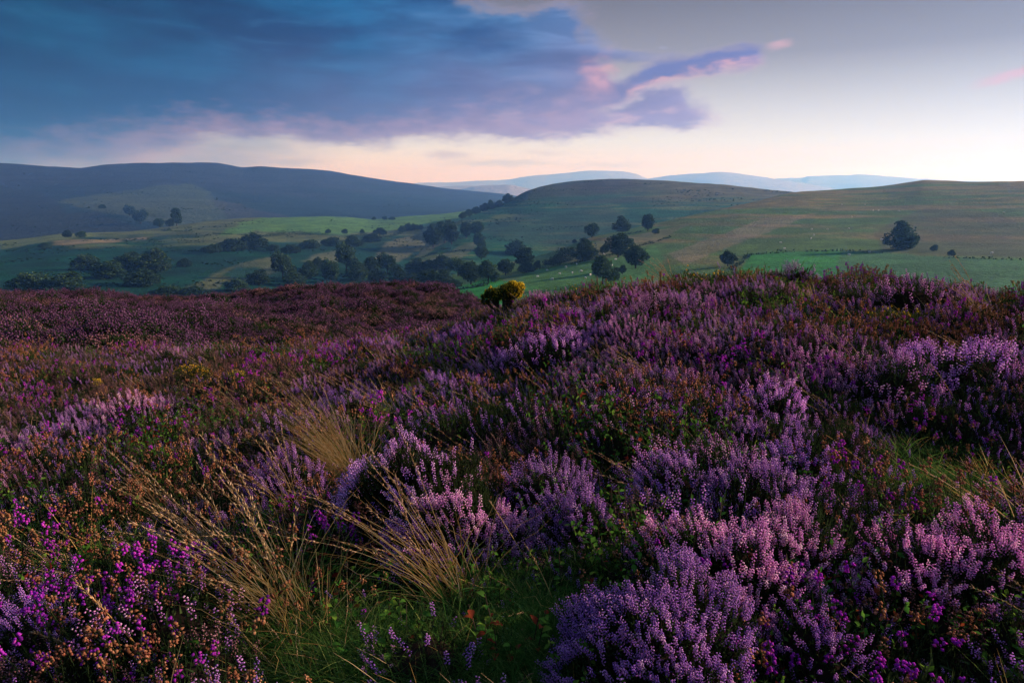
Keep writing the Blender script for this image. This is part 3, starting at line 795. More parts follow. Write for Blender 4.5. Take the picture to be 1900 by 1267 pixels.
def bell_heather(rng, rx, ry, h, n, seed, sup, fol, mats=(0, 1, 2), rusty=.35, size=1.0, rust=None):
    rust = rust or sup
    P, Nn = dome_points(rng, n, rx, ry, h * .5, .2, seed, .15)
    d = unit(.4 * Nn + np.array((0, 0, 1.)) + WIND * .6 + rng.normal(0, .14, (n, 3)))
    L = h * .55 * rng.uniform(.6, 1.3, n)
    tip = P + d * L[:, None]
    root = P * np.array((.5, .5, 0.0))
    fol.stems(root, P, .0018, .0014, mats[1], .1); fol.stems(P, tip, .0014, .001, mats[1], .3)
    k = 26
    t = rng.uniform(-.6, .85, (n, k)); Q = (P[:, None] + d[:, None] * (L[:, None] * t)[..., None]).reshape(-1, 3)
    fol.needles(Q, unit(np.repeat(d, k, 0) * .7 + rng.normal(0, .6, (n * k, 3))), .010, .0014, mats[1], rng.random(n * k) * .9, rng)
    k2 = n * 16
    Q = np.concatenate([rng.normal(0, .5, (k2, 2)) * np.array((rx, ry)), rng.random((k2, 1)) * h * .5], 1)
    fol.needles(Q, unit(np.array((0, 0, .8)) + rng.normal(0, .5, (k2, 3))), .026, .0026, mats[1], rng.random(k2) ** 2, rng)
    fl = 13
    old = rng.random(n) < rusty
    for sel, S, mt in ((~old, sup, mats[0]), (old, rust, mats[2])):
        p, dd, ll = tip[sel], d[sel], L[sel]; m_ = len(p)
        if not m_: continue
        t = rng.uniform(0, 1, (m_, fl)); th = rng.random((m_, fl)) * 6.3
        _, U, Wv = frame(dd)
        out = np.cos(th)[..., None] * U[:, None] + np.sin(th)[..., None] * Wv[:, None]
        Q = p[:, None] - dd[:, None] * (t * .042 * size * rng.uniform(.5, 1.3, (m_, 1)))[..., None] + out * .004 * size
        ax = unit(out + np.array((0, 0, -.35)) + rng.normal(0, .2, (m_, fl, 3)))
        S.bells(Q.reshape(-1, 3), ax.reshape(-1, 3), (.0105 * size * rng.uniform(.75, 1.15, (m_, fl))).ravel(), .0042 * size, 5, mt, np.clip(.5 + rng.normal(0, .25, (m_, fl)), 0, 1).ravel(), .42)

def bilberry(rng, R, h, n, sup, fol, mats=(0, 1), per=11, leaf=.017, red=.05):
    a = rng.random(n) * 6.3; rr = np.sqrt(rng.random(n)) * R
    P = np.stack([rr * np.cos(a), rr * np.sin(a), np.zeros(n)], 1)
    d = unit(np.array((0, 0, 1.)) + P / max(R, .01) * .35 + rng.normal(0, .16, (n, 3)) + WIND * .4)
    L = h * rng.uniform(.6, 1.15, n)
    fol.stems(P, P + d * L[:, None], .0016, .0009, mats[1], .9)
    t = rng.uniform(.25, 1.0, (n, per))
    Q = P[:, None] + d[:, None] * (L[:, None] * t)[..., None]
    ld = unit(rng.normal(0, 1, (n, per, 3)) + np.array((0, 0, .55)))
    nr = unit(rng.normal(0, .5, (n, per, 3)) + np.array((0, 0, 1.)))
    tint = np.clip(rng.normal(.5, .2, (n, 1)) + rng.normal(0, .1, (n, per)), 0, .9)
    tint = np.where(rng.random((n, per)) < red, 1.0, tint)
    l = leaf * rng.uniform(.6, 1.25, (n, per))
    sup.leaves(Q.reshape(-1, 3), ld.reshape(-1, 3), nr.reshape(-1, 3), l.ravel(), (l * .58).ravel(), mats[0], tint.ravel())

def arcs(rng, n, R, h, lean, spread=.35, K=7, sag=.5, origin=None):
    """bent centre lines for blades of grass"""
    a = rng.random(n) * 6.3; rr = np.sqrt(rng.random(n)) * R
    P = np.stack([rr * np.cos(a), rr * np.sin(a), np.zeros(n)], 1)
    if origin is not None: P = P + origin
    d = unit(np.array((0, 0, 1.)) + np.asarray(lean) + rng.normal(0, spread, (n, 3)) * np.array((1, 1, .3)))
    L = h * rng.uniform(.55, 1.15, n)
    t = np.linspace(0, 1, K)[None, :, None]
    bend = unit(d * np.array((1, 1, 0)) + rng.normal(0, .15, (n, 3)) * np.array((1, 1, 0)))
    B = L[:, None, None] * sag * rng.uniform(.3, 1.2, (n, 1, 1))
    return P[:, None] + d[:, None] * L[:, None, None] * t + (bend[:, None] - np.array((0, 0, .55))) * B * t ** 2.2

def seedheads(rng, PT, sup, mat=0, size=1.0, frac=.36, per=26):
    """narrow feathery heads on the last part of each stem"""
    N, K, _ = PT.shape
    u = 1 - frac * rng.random((N, per)) ** .8
    x = u * (K - 1); i = np.clip(x.astype(int), 0, K - 2); f = (x - i)[..., None]
    idx = np.arange(N)[:, None]
    Q = PT[idx, i] * (1 - f) + PT[idx, i + 1] * f
    D = unit(PT[idx, i + 1] - PT[idx, i])
    ax = unit(D + rng.normal(0, .28, (N, per, 3)))
    sup.bells(Q.reshape(-1, 3), ax.reshape(-1, 3), (.014 * size * rng.uniform(.6, 1.2, (N, per))).ravel(), .0013 * size, 3, mat, np.clip(rng.normal(.5, .25, (N, per)), 0, 1).ravel(), .4)

# ------------------------------------------------------------------ ground cover (uncountable): scattered clumps
def scatter(name, protos, pts, rotz, scale, pick, label, cat, tilt=None):
    """clumps set on every point of a mesh by geometry nodes"""
    col = bpy.data.collections.new(name + '_clumps')
    for i, me in enumerate(protos):
        po = bpy.data.objects.new('%s_clump_%02d' % (name, i), me); col.objects.link(po)
    n = len(pts)
    me = bpy.data.meshes.new(name)
    me.vertices.add(n); me.vertices.foreach_set('co', np.asarray(pts, np.float32).ravel())
    rot = np.zeros((n, 3), np.float32); rot[:, 2] = rotz
    if tilt is not None: rot[:, :2] = tilt
    a = me.attributes.new('turn', 'FLOAT_VECTOR', 'POINT'); a.data.foreach_set('vector', rot.ravel())
    sc = np.asarray(scale, np.float32)
    if sc.ndim == 1: sc = np.stack([sc, sc, sc], 1)
    a = me.attributes.new('size', 'FLOAT_VECTOR', 'POINT'); a.data.foreach_set('vector', np.ascontiguousarray(sc).ravel())
    a = me.attributes.new('pick', 'INT', 'POINT'); a.data.foreach_set('value', np.asarray(pick, np.int32))
    o = obj(name, me)
    ng = bpy.data.node_groups.new(name + '_scatter', 'GeometryNodeTree')
    ng.interface.new_socket('Geometry', in_out='INPUT', socket_type='NodeSocketGeometry')
    ng.interface.new_socket('Geometry', in_out='OUTPUT', socket_type='NodeSocketGeometry')
    gi = ng.nodes.new('NodeGroupInput'); go = ng.nodes.new('NodeGroupOutput')
    ip = ng.nodes.new('GeometryNodeInstanceOnPoints'); ci = ng.nodes.new('GeometryNodeCollectionInfo')
    ci.inputs['Collection'].default_value = col; ci.inputs['Separate Children'].default_value = True; ci.inputs['Reset Children'].default_value = True
    ip.inputs['Pick Instance'].default_value = True
    def na(nm, ty):
        q = ng.nodes.new('GeometryNodeInputNamedAttribute'); q.data_type = ty; q.inputs['Name'].default_value = nm
        return next(s_ for s_ in q.outputs if s_.enabled and s_.name == 'Attribute')
    ng.links.new(gi.outputs[0], ip.inputs['Points']); ng.links.new(ci.outputs[0], ip.inputs['Instance'])
    ng.links.new(na('pick', 'INT'), ip.inputs['Instance Index']); ng.links.new(na('size', 'FLOAT_VECTOR'), ip.inputs['Scale'])
    er = ng.nodes.new('FunctionNodeEulerToRotation')
    ng.links.new(na('turn', 'FLOAT_VECTOR'), er.inputs[0]); ng.links.new(er.outputs[0], ip.inputs['Rotation'])
    ng.links.new(ip.outputs[0], go.inputs[0])
    md = o.modifiers.new('scatter', 'NODES'); md.node_group = ng
    tag(o, label, cat, kind='stuff')
    return o

# ------------------------------------------------------------------ near moor: single bushes, tussocks, plants
def spot(px, py, lift):
    P, r = moor.hit(px, py, lift)
    d = math.sqrt(P[0] ** 2 + P[1] ** 2 + (P[2] + lift - CAM_Z) ** 2)
    return P, d
TAKEN = []                                   # (x, y, rx, ry) already grown over
def empty(name, P, label, cat, group=None):
    o = obj(name, None, loc=tuple(P)); o.empty_display_size = .1
    return tag(o, label, cat, group)

def heather_bush(px, py, w, h, n, hue, label, pink=False, ratio=.8, cover=.92, fl=22, bump=.38, size=1.0):
    P, d = spot(px, py, h * .62)
    rx = w / 2 * d / FPX; ry = rx * ratio
    rng = np.random.default_rng(int(px * 7 + py))
    f, g, k = Soup(), Soup(), Soup()
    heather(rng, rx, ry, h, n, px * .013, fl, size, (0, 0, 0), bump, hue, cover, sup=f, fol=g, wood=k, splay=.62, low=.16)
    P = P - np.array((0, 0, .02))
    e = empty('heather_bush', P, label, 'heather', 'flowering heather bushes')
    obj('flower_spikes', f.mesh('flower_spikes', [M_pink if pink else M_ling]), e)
    obj('foliage', g.mesh('foliage', [M_leafy]), e)
    obj('branches', k.mesh('branches', [M_wood]), e)  # woody stems together with the dark filler dome
    TAKEN.append((P[0], P[1], rx * .8, ry * .8))

BUSH = [
 (782, 862, 290, .37, 520, .72, 'lilac heather bush in the middle of the moor, tall spikes beside the pale tussock', 0, .7),  # paler petal tint put in to offset the shade it stands in
 (850, 938, 310, .27, 440, .66, 'pink-violet heather bush directly below the tall lilac one, grass stems crossing it', 1, .6),  # petal tint likewise lightened against the shade
 (1010, 885, 190, .24, 120, .5, 'thin patch of lilac heather spikes between the central bush and the single upright straw', 0, .7),
 (1075, 945, 150, .24, 150, .48, 'small violet heather bush under the single upright straw', 0, .8),
 (1215, 1135, 330, .31, 620, .40, 'large dark-sided heather dome at the bottom edge, violet spikes all over it', 0, .95),
 (1345, 1005, 290, .30, 420, .62, 'pale pink heather mound rising behind the large dark-sided dome', 1, .8),
 (1470, 990, 210, .28, 260, .6, 'pink heather bush on the shoulder just past the pale mound', 1, .8),
 (1425, 905, 220, .27, 260, .55, 'lilac heather bush uphill of the pale pink mound', 0, .7),
 (1270, 880, 170, .27, 150, .55, 'lilac heather bush above the bright bilberry leaves', 0, .7),
 (1485, 852, 170, .27, 170, .5, 'loose violet heather bush mixed with rusty heads, uphill of the mounds', 0, .7),
 (1700, 1025, 220, .27, 260, .6, 'pink heather bush at the near end of the band by the frame edge', 1, .7),
 (1835, 1020, 210, .28, 280, .66, 'brightest pink heather bush in the low corner by the frame edge', 1, .8),
 (1790, 655, 250, .30, 330, .6, 'wide pale lilac heather bush glowing along the far slope, dark hollow beneath it', 0, .6),
 (1665, 690, 150, .27, 150, .58, 'pink-tipped heather bush at the downhill end of the glowing band', 1, .7),
 (1440, 735, 110, .25, 110, .55, 'little heather bush with a few tall pale spikes on the open slope', 0, .8),
 (1040, 640, 220, .25, 240, .55, 'broad lilac heather bush high on the slope below the gorse', 0, .6),
 (1260, 570, 230, .26, 240, .58, 'broad pinkish heather bush below the crest', 1, .6),
 (1120, 580, 150, .25, 140, .5, 'pale violet heather bush just below the yellow-flecked crest', 0, .7),
 (815, 660, 120, .24, 130, .22, 'blue-violet heather bush in the shade at the foot of the slope', 0, .8),
 (660, 742, 130, .24, 120, .28, 'bluish heather bush behind the tips of the pale tussock', 0, .7),
 (1482, 502, 66, .28, 80, .55, 'lilac heather bush standing up alone on the skyline of the crest', 0, .9),
 (1600, 545, 150, .25, 130, .5, 'violet heather bush under the crest beneath the lone big tree', 0, .7),
 (1700, 535, 150, .26, 140, .6, 'pink heather bush on the crest beyond the lone big tree', 1, .7),
 (535, 880, 150, .25, 140, .5, 'violet heather bush left of the pale tussock root', 0, .8),
 (115, 800, 140, .24, 130, .5, 'violet heather bush near the frame edge among brown heather', 0, .7),
 (255, 760, 150, .24, 130, .7, 'magenta-tinged heather bush below the small yellow gorse flowers', 1, .7),
 (705, 1222, 110, .10, 14, .7, 'tiny pink heather sprig alone in the grass at the bottom edge', 1, .7),
 (60, 1140, 150, .22, 90, .4, 'pale violet heather bush in the bottom corner among magenta bells', 0, .8),
 (1520, 1165, 150, .2, 70, .35, 'sparse dim heather bush in the dark hollow below the mounds', 0, .8),
]
for px, py, w, h, n, hue, lab, pk, ra in BUSH:
    far = py < 720
    sz = float(np.interp(py, [520, 720, 900, 1150], [1.15, .9, .72, .60]))
    heather_bush(px, py, w, h, int(n * (1.1 / sz) ** 1.5), hue, lab, bool(pk), ra, fl=12 if far else 20, size=sz)

def bell_bush(px, py, w, h, n, label, rusty=.3):
    P, d = spot(px, py, h * .7)
    rx = w / 2 * d / FPX; rng = np.random.default_rng(int(px * 3 + py * 5))
    f, g, r_ = Soup(), Soup(), Soup()
    bell_heather(rng, rx, rx * .7, h, n, px * .01, f, g, (0, 0, 0), rusty, .95, r_)
    e = empty('bell_heather_plant', P, label, 'bell heather', 'magenta bell heather plants')
    obj('bells', f.mesh('bells', [M_bell]), e)
    obj('foliage', g.mesh('foliage', [M_leafy]), e)
    if r_.n: obj('faded_heads', r_.mesh('faded_heads', [M_rust]), e)
    TAKEN.append((P[0], P[1], rx * .6, rx * .45))
for a_ in [
 (240, 1080, 210, .2, 34, 'magenta bell heather plant with the most blooms, at the low corner by the tussock', .15),
 (335, 1035, 150, .2, 20, 'bright magenta bell heather under the drooping seed heads', .1),
 (105, 1110, 120, .2, 18, 'deep purple bell heather between bilberry leaves and the frame edge', .2),
 (1280, 1245, 200, .14, 22, 'bell heather gone rusty orange at the foot of the dark dome', .7),
 (1400, 1205, 110, .16, 12, 'magenta bell heather in the dark gap beside the large dome', .3),
 (1590, 870, 150, .24, 26, 'rosy bell heather with many faded heads uphill of the green hollow', .5),
 (660, 985, 130, .2, 20, 'bell heather with rust-red heads below the pale tussock', .6),
 (1690, 1235, 160, .14, 14, 'bell heather with a few orange heads along the bottom edge', .5)]:
    bell_bush(*a_)

def tussock(px, py, h, nb, ns, lean, label, R=.05, green=.35, head=1.0, spread=.25):
    P, d = spot(px, py, .0)
    rng = np.random.default_rng(int(px + py * 3))
    e = empty('grass_tussock', P, label, 'grass tussock', 'grass tussocks')
    b, s_, hd = Soup(), Soup(), Soup()
    h = h + .1
    nb = int(nb * .45); PT = arcs(rng, nb, R * 1.3, h * .72, np.array(lean) * .75, spread * 1.5, 8, .38)
    PT = PT + rng.normal(0, .006, PT.shape) * np.linspace(0, 1, 8)[None, :, None]
    b.strips(PT, .0022, 0, np.clip(rng.normal(.5, .25, nb), 0, 1))
    PG = arcs(rng, int(nb * 2 * green), R * 1.2, h * .5, np.array(lean) * .4, .5, 7, .5)
    g_ = Soup(); g_.strips(PG, .003, 0, rng.random(len(PG)))
    PS = arcs(rng, ns, R * .8, h, lean, spread * .75, 9, .3)
    s_.strips(PS, .0021, 0, np.clip(rng.normal(.55, .2, ns), 0, 1))
    seedheads(rng, PS, hd, 0, head)
    obj('dry_blades', b.mesh('dry_blades', [M_straw]), e)
    obj('green_blades', g_.mesh('green_blades', [M_grass]), e)
    obj('flowering_stems', s_.mesh('flowering_stems', [M_straw]), e)
    obj('seed_heads', hd.mesh('seed_heads', [M_seed]), e)
    TAKEN.append((P[0], P[1], .08, .07)); TAKEN.append((P[0] + lean[0] * .10, P[1] - .06, .10, .10))
for a_ in [
 (668, 912, .50, 420, 30, (-.50, .10, 0), 'pale straw tussock swept to one side, left of the central lilac heather', .045, .3, 1.0, .17),
 (850, 1125, .36, 110, 20, (-.42, -.05, 0), 'golden tussock of straight stems below the central heather', .06, .5, 1.0, .20),
 (565, 1185, .40, 200, 26, (-.55, .10, 0), 'largest golden tussock fanning out over the magenta bells', .07, .5, 1.1, .28),
 (440, 1060, .34, 60, 16, (-.6, .05, 0), 'thin tussock with long drooping seed heads above the magenta bells', .06, .5, 1.1, .2),
 (330, 985, .32, 50, 14, (-.65, .1, 0), 'loose tussock with feathery heads on the brown heather slope', .05, .5, 1.0, .2),
 (560, 990, .34, 40, 12, (-.4, .1, 0), 'upright brown tussock between the pale one and the largest one', .05, .5, 1.0, .2),
 (470, 800, .34, 40, 10, (-.85, .15, 0), 'wispy tussock far down the slope below the yellow flowers', .06, .4, 1.0, .25),
 (1835, 600, .34, 60, 14, (-.6, .0, 0), 'pale tussock against the crest close to the frame edge', .06, .4, 1.2, .22),
 (1285, 960, .2, 50, 6, (-1.4, .1, 0), 'flattened brown tussock lying over beside the pale pink mound', .05, .3, 1.2, .2),
 (980, 575, .26, 90, 12, (-.9, -.1, 0), 'whitish wind-combed tussock beside the gorse bush', .09, .3, 1.2, .3),
 (1255, 510, .30, 40, 14, (-.35, .0, 0), 'tall fine tussock on the crest in front of the meadow', .08, .4, 1.2, .2),
 (1060, 1150, .10, 110, 3, (-.3, -.1, 0), 'low green tussock in the bare hollow beside the large dome', .12, 2.4, .6, .7),
 (965, 1245, .06, 90, 2, (-.2, -.1, 0), 'short green tussock at the bottom edge beside the tiny heather sprig', .14, 1.6, .6, .7),
 (745, 790, .28, 40, 10, (-.7, .1, 0), 'small reddish tussock behind the central lilac heather', .05, .3, 1.0, .2)]:
    tussock(*a_)

def single_stem(px, py, h, lean, label, wd=.002, head=1.0, sag=.25, seed=0, dark=False):
    P, d = spot(px, py, .0)
    rng = np.random.default_rng(seed + int(px))
    PT = arcs(rng, 1, .001, h, lean, .02, 14, sag)
    e = empty('tall_grass', P, label, 'grass', 'single grass stems'); e['kind'] = 'thing'
    a, b = Soup(), Soup()
    a.tube(PT[0], np.linspace(wd, wd * .45, 14), 5, 0, .25 if dark else .6)
    obj('stem', a.mesh('stem', [M_straw]), e)
    if head:
        seedheads(rng, PT, b, 0, head, .3, 60); obj('seed_head', b.mesh('seed_head', [M_seed]), e)
for i_, a_ in enumerate([
 (335, 1290, .40, (-.75, .10, 0), 'thick brown stalk slanting up from the bottom edge', .0026, 1.2, .12, 1, True),
 (250, 1262, .26, (-1.4, .05, 0), 'arching seed stalk low over the dark bottom corner', .0024, 1.3, .2, 2, True),
 (1078, 960, .25, (.12, 0, 0), 'single upright straw standing beside the small violet heather', .0014, .4, .05, 3),
 (1125, 800, .30, (-.25, .1, 0), 'slender bent stem alone on the dark slope uphill of the bright bilberry', .0014, .7, .2, 4),
 (975, 1130, .27, (-1.6, .0, 0), 'long pale blade lying almost level across the bilberry', .0018, 0, .12, 5),
 (1540, 1225, .22, (-.05, 0, 0), 'crooked pale stem in the dark hollow below the mounds', .0014, 0, .25, 6),
 (1790, 780, .28, (-.5, .1, 0), 'thin stem leaning over the dark hollow near the frame edge', .0014, .7, .3, 7),
 (1640, 900, .24, (-.9, .1, 0), 'fine stem crossing the rosy bell heather', .0012, .5, .3, 8),
 (1000, 1080, .28, (-.55, .05, 0), 'straight straw crossing in front of the pink-violet heather', .0014, .6, .1, 9),
 (120, 1010, .26, (-.6, .1, 0), 'thin green-gold stem over the bilberry near the frame edge', .0014, .6, .25, 10)]):
    single_stem(*a_)

# bilberry with every leaf a piece of its own
def leaf_mesh(k):
    s_ = Soup(); rng = np.random.default_rng(k)
    t = np.linspace(0, 1, 6); w = np.sin(np.pi * t ** .8) * .29
    c = np.stack([np.zeros(6), t, .10 * np.sin(np.pi * t) - .12 * t * t], 1)
    l = c + np.stack([-w, np.zeros(6), w * .35], 1); r_ = c + np.stack([w, np.zeros(6), w * .35], 1)
    V = np.concatenate([c, l, r_]); f = []
    for i in range(5):
        f += [(i, i+1, 7+i), (i, 7+i, 6+i), (i, 13+i, i+1), (i, 12+i, 13+i)]
    s_.add(V, f, 0, [.25, .5, .72, .88, 1.0][k]); return s_.mesh('leaf', [M_bil])
LEAF = [leaf_mesh(k) for k in range(5)]
def bilberry_plant(px, py, w, h, stems, per, label, leaf=.022, red=.03):
    P, d = spot(px, py, h * .6)
    R = w / 2 * d / FPX; rng = np.random.default_rng(int(px * 2 + py))
    e = empty('bilberry_plant', P, label, 'bilberry', 'leafy bilberry plants')
    s_ = Soup()
    a = rng.random(stems) * 6.3; rr = np.sqrt(rng.random(stems)) * R
    B = np.stack([rr * np.cos(a), rr * np.sin(a) * .7, np.zeros(stems)], 1)
    dd = unit(np.array((0, 0, 1.)) + B / R * .3 + rng.normal(0, .16, (stems, 3)))
    L = h * rng.uniform(.6, 1.15, stems)
    s_.stems(B, B + dd * L[:, None], .0018, .001, 0, .8)
    obj('stalks', s_.mesh('stalks', [M_wood]), e)
    for i in range(stems):
        for j in range(per):
            t = .25 + .75 * (j + rng.random()) / per
            q = B[i] + dd[i] * L[i] * t
            k = 4 if rng.random() < red else int(rng.integers(0, 4))
            o = obj('leaf', LEAF[k], e, tuple(q))
            o.rotation_euler = (rng.uniform(-.2, .7), rng.uniform(-.4, .4), rng.random() * 6.3)
            o.scale = (leaf * rng.uniform(.7, 1.25),) * 3
    TAKEN.append((P[0], P[1], R * .6, R * .5))
bilberry_plant(1172, 1000, 120, .20, 12, 9, 'bright yellow-green bilberry plant left of the pale pink mound')
bilberry_plant(1100, 1075, 120, .16, 10, 8, 'dark green bilberry plant in the hollow beside the large dome', .02)
bilberry_plant(700, 1170, 140, .13, 12, 7, 'broad-leaved green bilberry plant below the golden tussock', .024)
bilberry_plant(950, 1180, 120, .13, 10, 7, 'bilberry plant with reddening leaves in the bare hollow', .022, .35)
bilberry_plant(395, 1215, 130, .13, 9, 6, 'dim green bilberry plant under the largest tussock', .026)
bilberry_plant(150, 1050, 140, .18, 12, 8, 'yellow-green bilberry plant among magenta bells near the frame edge', .02)

# gorse
def gorse(px, py, w, h, label, flowers=1.0, lobes=None, name='gorse_bush', scale=1.0, lift=0.0):
    P, d = spot(px, py, lift)
    k = d / FPX; W_, H_ = w * k, h * k
    rng = np.random.default_rng(int(px * 9 + py))
    e = empty(name, P - np.array((0, 0, .02)), label, 'gorse', 'yellow-flowered gorse')
    lobes = lobes or [(0, .6, .5, .4, 1)]
    tr, sp, fl = Soup(), Soup(), Soup()
    for (lx, lz, lw, lh, fk) in lobes:
        c = np.array((lx * W_, rng.uniform(-.1, .1) * W_, lz * H_ + lift))
        tr.tube(np.stack([np.zeros(3), c * .5 + rng.normal(0, .03, 3) * W_, c]), np.array((.05, .03, .015)) * W_, 6, 0, .4)
        for _ in range(9):
            q = c + rng.normal(0, .5, 3) * np.array((lw * W_, lw * W_, lh * H_)) * .8
            tr.tube(np.stack([c * .6, (c * .6 + q) * .5 + rng.normal(0, .02, 3) * W_, q]), np.array((.018, .012, .006)) * W_, 4, 0, .4)
        n = 900
        D = unit(rng.normal(size=(n, 3))); rad = rng.uniform(.55, 1.0, n) ** .5
        Q = c + D * rad[:, None] * np.array((lw * W_, lw * W_ * .8, lh * H_)) * (1 + .7 * fbm(D[:, 0] * 2.5 + lx * 9, D[:, 2] * 2.5 + lz * 7, 3))[:, None]
        sp.needles(Q, D + np.array((0, 0, .5)) + rng.normal(0, .4, (n, 3)), .075 * W_ * scale, .008 * W_ * scale, 0, np.clip(rad * 1.2 - .4 + rng.normal(0, .15, n), 0, 1), rng)
        m_ = int(250 * flowers * fk)
        if m_:
            D = unit(rng.normal(size=(m_, 3)) + np.array((.25, 0, .75)))
            Q = c + D * np.array((lw * W_, lw * W_ * .8, lh * H_)) * rng.uniform(.95, 1.4, (m_, 1)) * (1 + .7 * fbm(D[:, 0] * 2.5 + lx * 9, D[:, 2] * 2.5 + lz * 7, 3))[:, None]
            fl.bells(Q, D + rng.normal(0, .5, (m_, 3)), .046 * W_ * scale, .017 * W_ * scale, 4, 0, rng.random(m_), .5)
    obj('branches', tr.mesh('branches', [M_bark]), e)
    obj('spines', sp.mesh('spines', [M_gorse]), e)
    if fl.n: obj('flowers', fl.mesh('flowers', [M_yel]), e)
gorse(932, 566, 68, 56, 'gorse bush leaning over the crest with a bright yellow flowering top', 1.0,
      [(-.30, .44, .16, .15, .3), (-.44, .26, .10, .17, .15), (-.16, .36, .14, .16, .1), (.03, .46, .14, .15, .2), (.20, .40, .13, .15, .2), (.34, .46, .15, .13, .8), (.14, .66, .14, .07, .7), (.33, .72, .18, .08, 1.2), (.47, .66, .10, .06, .6)], lift=.17)
gorse(1075, 552, 60, 34, 'low gorse bush with a few yellow flowers on the crest', .15, [(0, .5, .5, .5, 1)])
gorse(1290, 530, 90, 40, 'dull green gorse bush flecked yellow under the skyline', .06, [(-.2, .5, .4, .5, 1), (.25, .45, .35, .45, .8)])
gorse(1665, 620, 110, 40, 'yellow-green gorse bush below the crest near the glowing heather', .15, [(-.2, .5, .4, .5, 1), (.25, .45, .35, .45, .8)])
gorse(355, 704, 50, 26, 'small gorse tuft with two yellow flower heads far down the slope', .3, [(-.2, .6, .35, .35, 1.2), (.3, .6, .3, .3, 1.0)], lift=.15)
gorse(440, 706, 34, 20, 'smaller yellow gorse tuft beside the one with two heads', .35, [(0, .6, .4, .4, 1)], lift=.15)
gorse(181, 712, 14, 12, 'single yellow gorse flower head near the frame edge', 1.0, [(0, .6, .4, .4, 1)], lift=.15)

# a torn mossy hummock in the bottom corner
P_, d_ = spot(235, 1262, .04)
e_ = empty('moss_hummock', P_, 'torn moss hummock with a bare peat edge in the bottom corner', 'moss')
rng = np.random.default_rng(4)
hs_ = Soup(); a_ = np.linspace(0, 2*np.pi, 21)[:-1]; rg = []
for e2, q2 in ((0, 1.0), (.5, .98), (.9, .8), (1.25, .5)):
    D = np.stack([np.cos(a_) * math.cos(e2), np.sin(a_) * math.cos(e2), np.full(20, math.sin(e2))], 1)
    rg.append(D * np.array((.07, .06, .075)) * (1 + .3 * fbm(D[:, 0] * 2 + 5, D[:, 1] * 2 + D[:, 2], 3))[:, None])
f_ = []
for r_ in range(3):
    for i in range(20):
        j = (i + 1) % 20; f_ += [(r_*20+i, r_*20+j, r_*20+20+j), (r_*20+i, r_*20+20+j, r_*20+20+i)]
f_ += [(60 + i, 60 + (i + 1) % 20, 80) for i in range(20)]
hs_.add(np.concatenate(rg + [np.array([[0, 0, .074]])]), f_, 0, .2)
obj('peat', hs_.mesh('peat', [M_rust], True), e_)
ms_ = Soup(); D = unit(rng.normal(size=(1500, 3)) + np.array((-.6, 0, .5))); D[:, 2] = np.abs(D[:, 2])
ms_.needles(D * np.array((.075, .065, .08)), D + rng.normal(0, .4, (1500, 3)), .014, .0012, 0, rng.random(1500), rng)
obj('moss_fringe', ms_.mesh('moss_fringe', [M_moss]), e_)

# ------------------------------------------------------------------ near moor: the unbroken cover
def protos(n, fn, mats):
    out = []
    for k in range(n):
        s_ = Soup(); fn(np.random.default_rng(100 + k), k, s_); out.append(s_.mesh('clump', mats))
    return out
def P_ling(hue, cover, fl, size):
    return lambda rng, k, s: heather(rng, .13 * rng.uniform(.9, 1.15), .13, .19 * rng.uniform(.9, 1.12), int(46 * (1.1 / size) ** 1.4), k * 1.7, fl, size, (0, 1, 2), .22, hue + rng.uniform(-.1, .1), cover, sup=s)
ling_p = protos(6, P_ling(.5, .85, 18, .72), [M_ling, M_leafy, M_wood])
pink_p = protos(3, P_ling(.55, .85, 18, .72), [M_pink, M_leafy, M_wood])
dusk_p = protos(5, P_ling(.45, .9, 14, .7), [M_dusk, M_leafy, M_wood])
dim_p = protos(4, P_ling(.4, .2, 18, .72), [M_ling, M_leafy, M_wood])
bell_p = protos(3, lambda rng, k, s: bell_heather(rng, .13, .12, .24, 24, k, s, s, (0, 1, 2), .45, .85), [M_bell, M_leafy, M_rust])
rust_p = protos(3, lambda rng, k, s: bell_heather(rng, .13, .12, .24, 26, k + 5, s, s, (0, 1, 2), .92, .75), [M_bell, M_leafy, M_rust])
bil_p = protos(4, lambda rng, k, s: bilberry(rng, .12, .19, 26, s, s, (0, 1), 12, .017, .04 + .2 * (k == 3)), [M_bil, M_wood])
def P_grass(rng, k, s):
    s.strips(arcs(rng, 90, .11, .2, (-.25, 0, 0), .45, 6, .5), .0026, 0, rng.random(90))
    s.strips(arcs(rng, 26, .1, .25, (-.35, 0, 0), .4, 6, .4), .002, 1, rng.random(26))
grass_p = protos(4, P_grass, [M_grass, M_straw])
green_p = protos(4, lambda rng, k, s: s.strips(arcs(rng, 120, .12, .15, (-.2, 0, 0), .55, 6, .6), .0022, 0, rng.random(120) ** 1.4), [M_grass])
wisp_p = protos(3, lambda rng, k, s: (lambda PT: (s.strips(PT, .0018, 0, rng.random(len(PT))), seedheads(rng, PT, s, 1, .9)))(arcs(rng, 7, .05, .36, (-.6, .05, 0), .25, 8, .35)), [M_straw, M_seed])

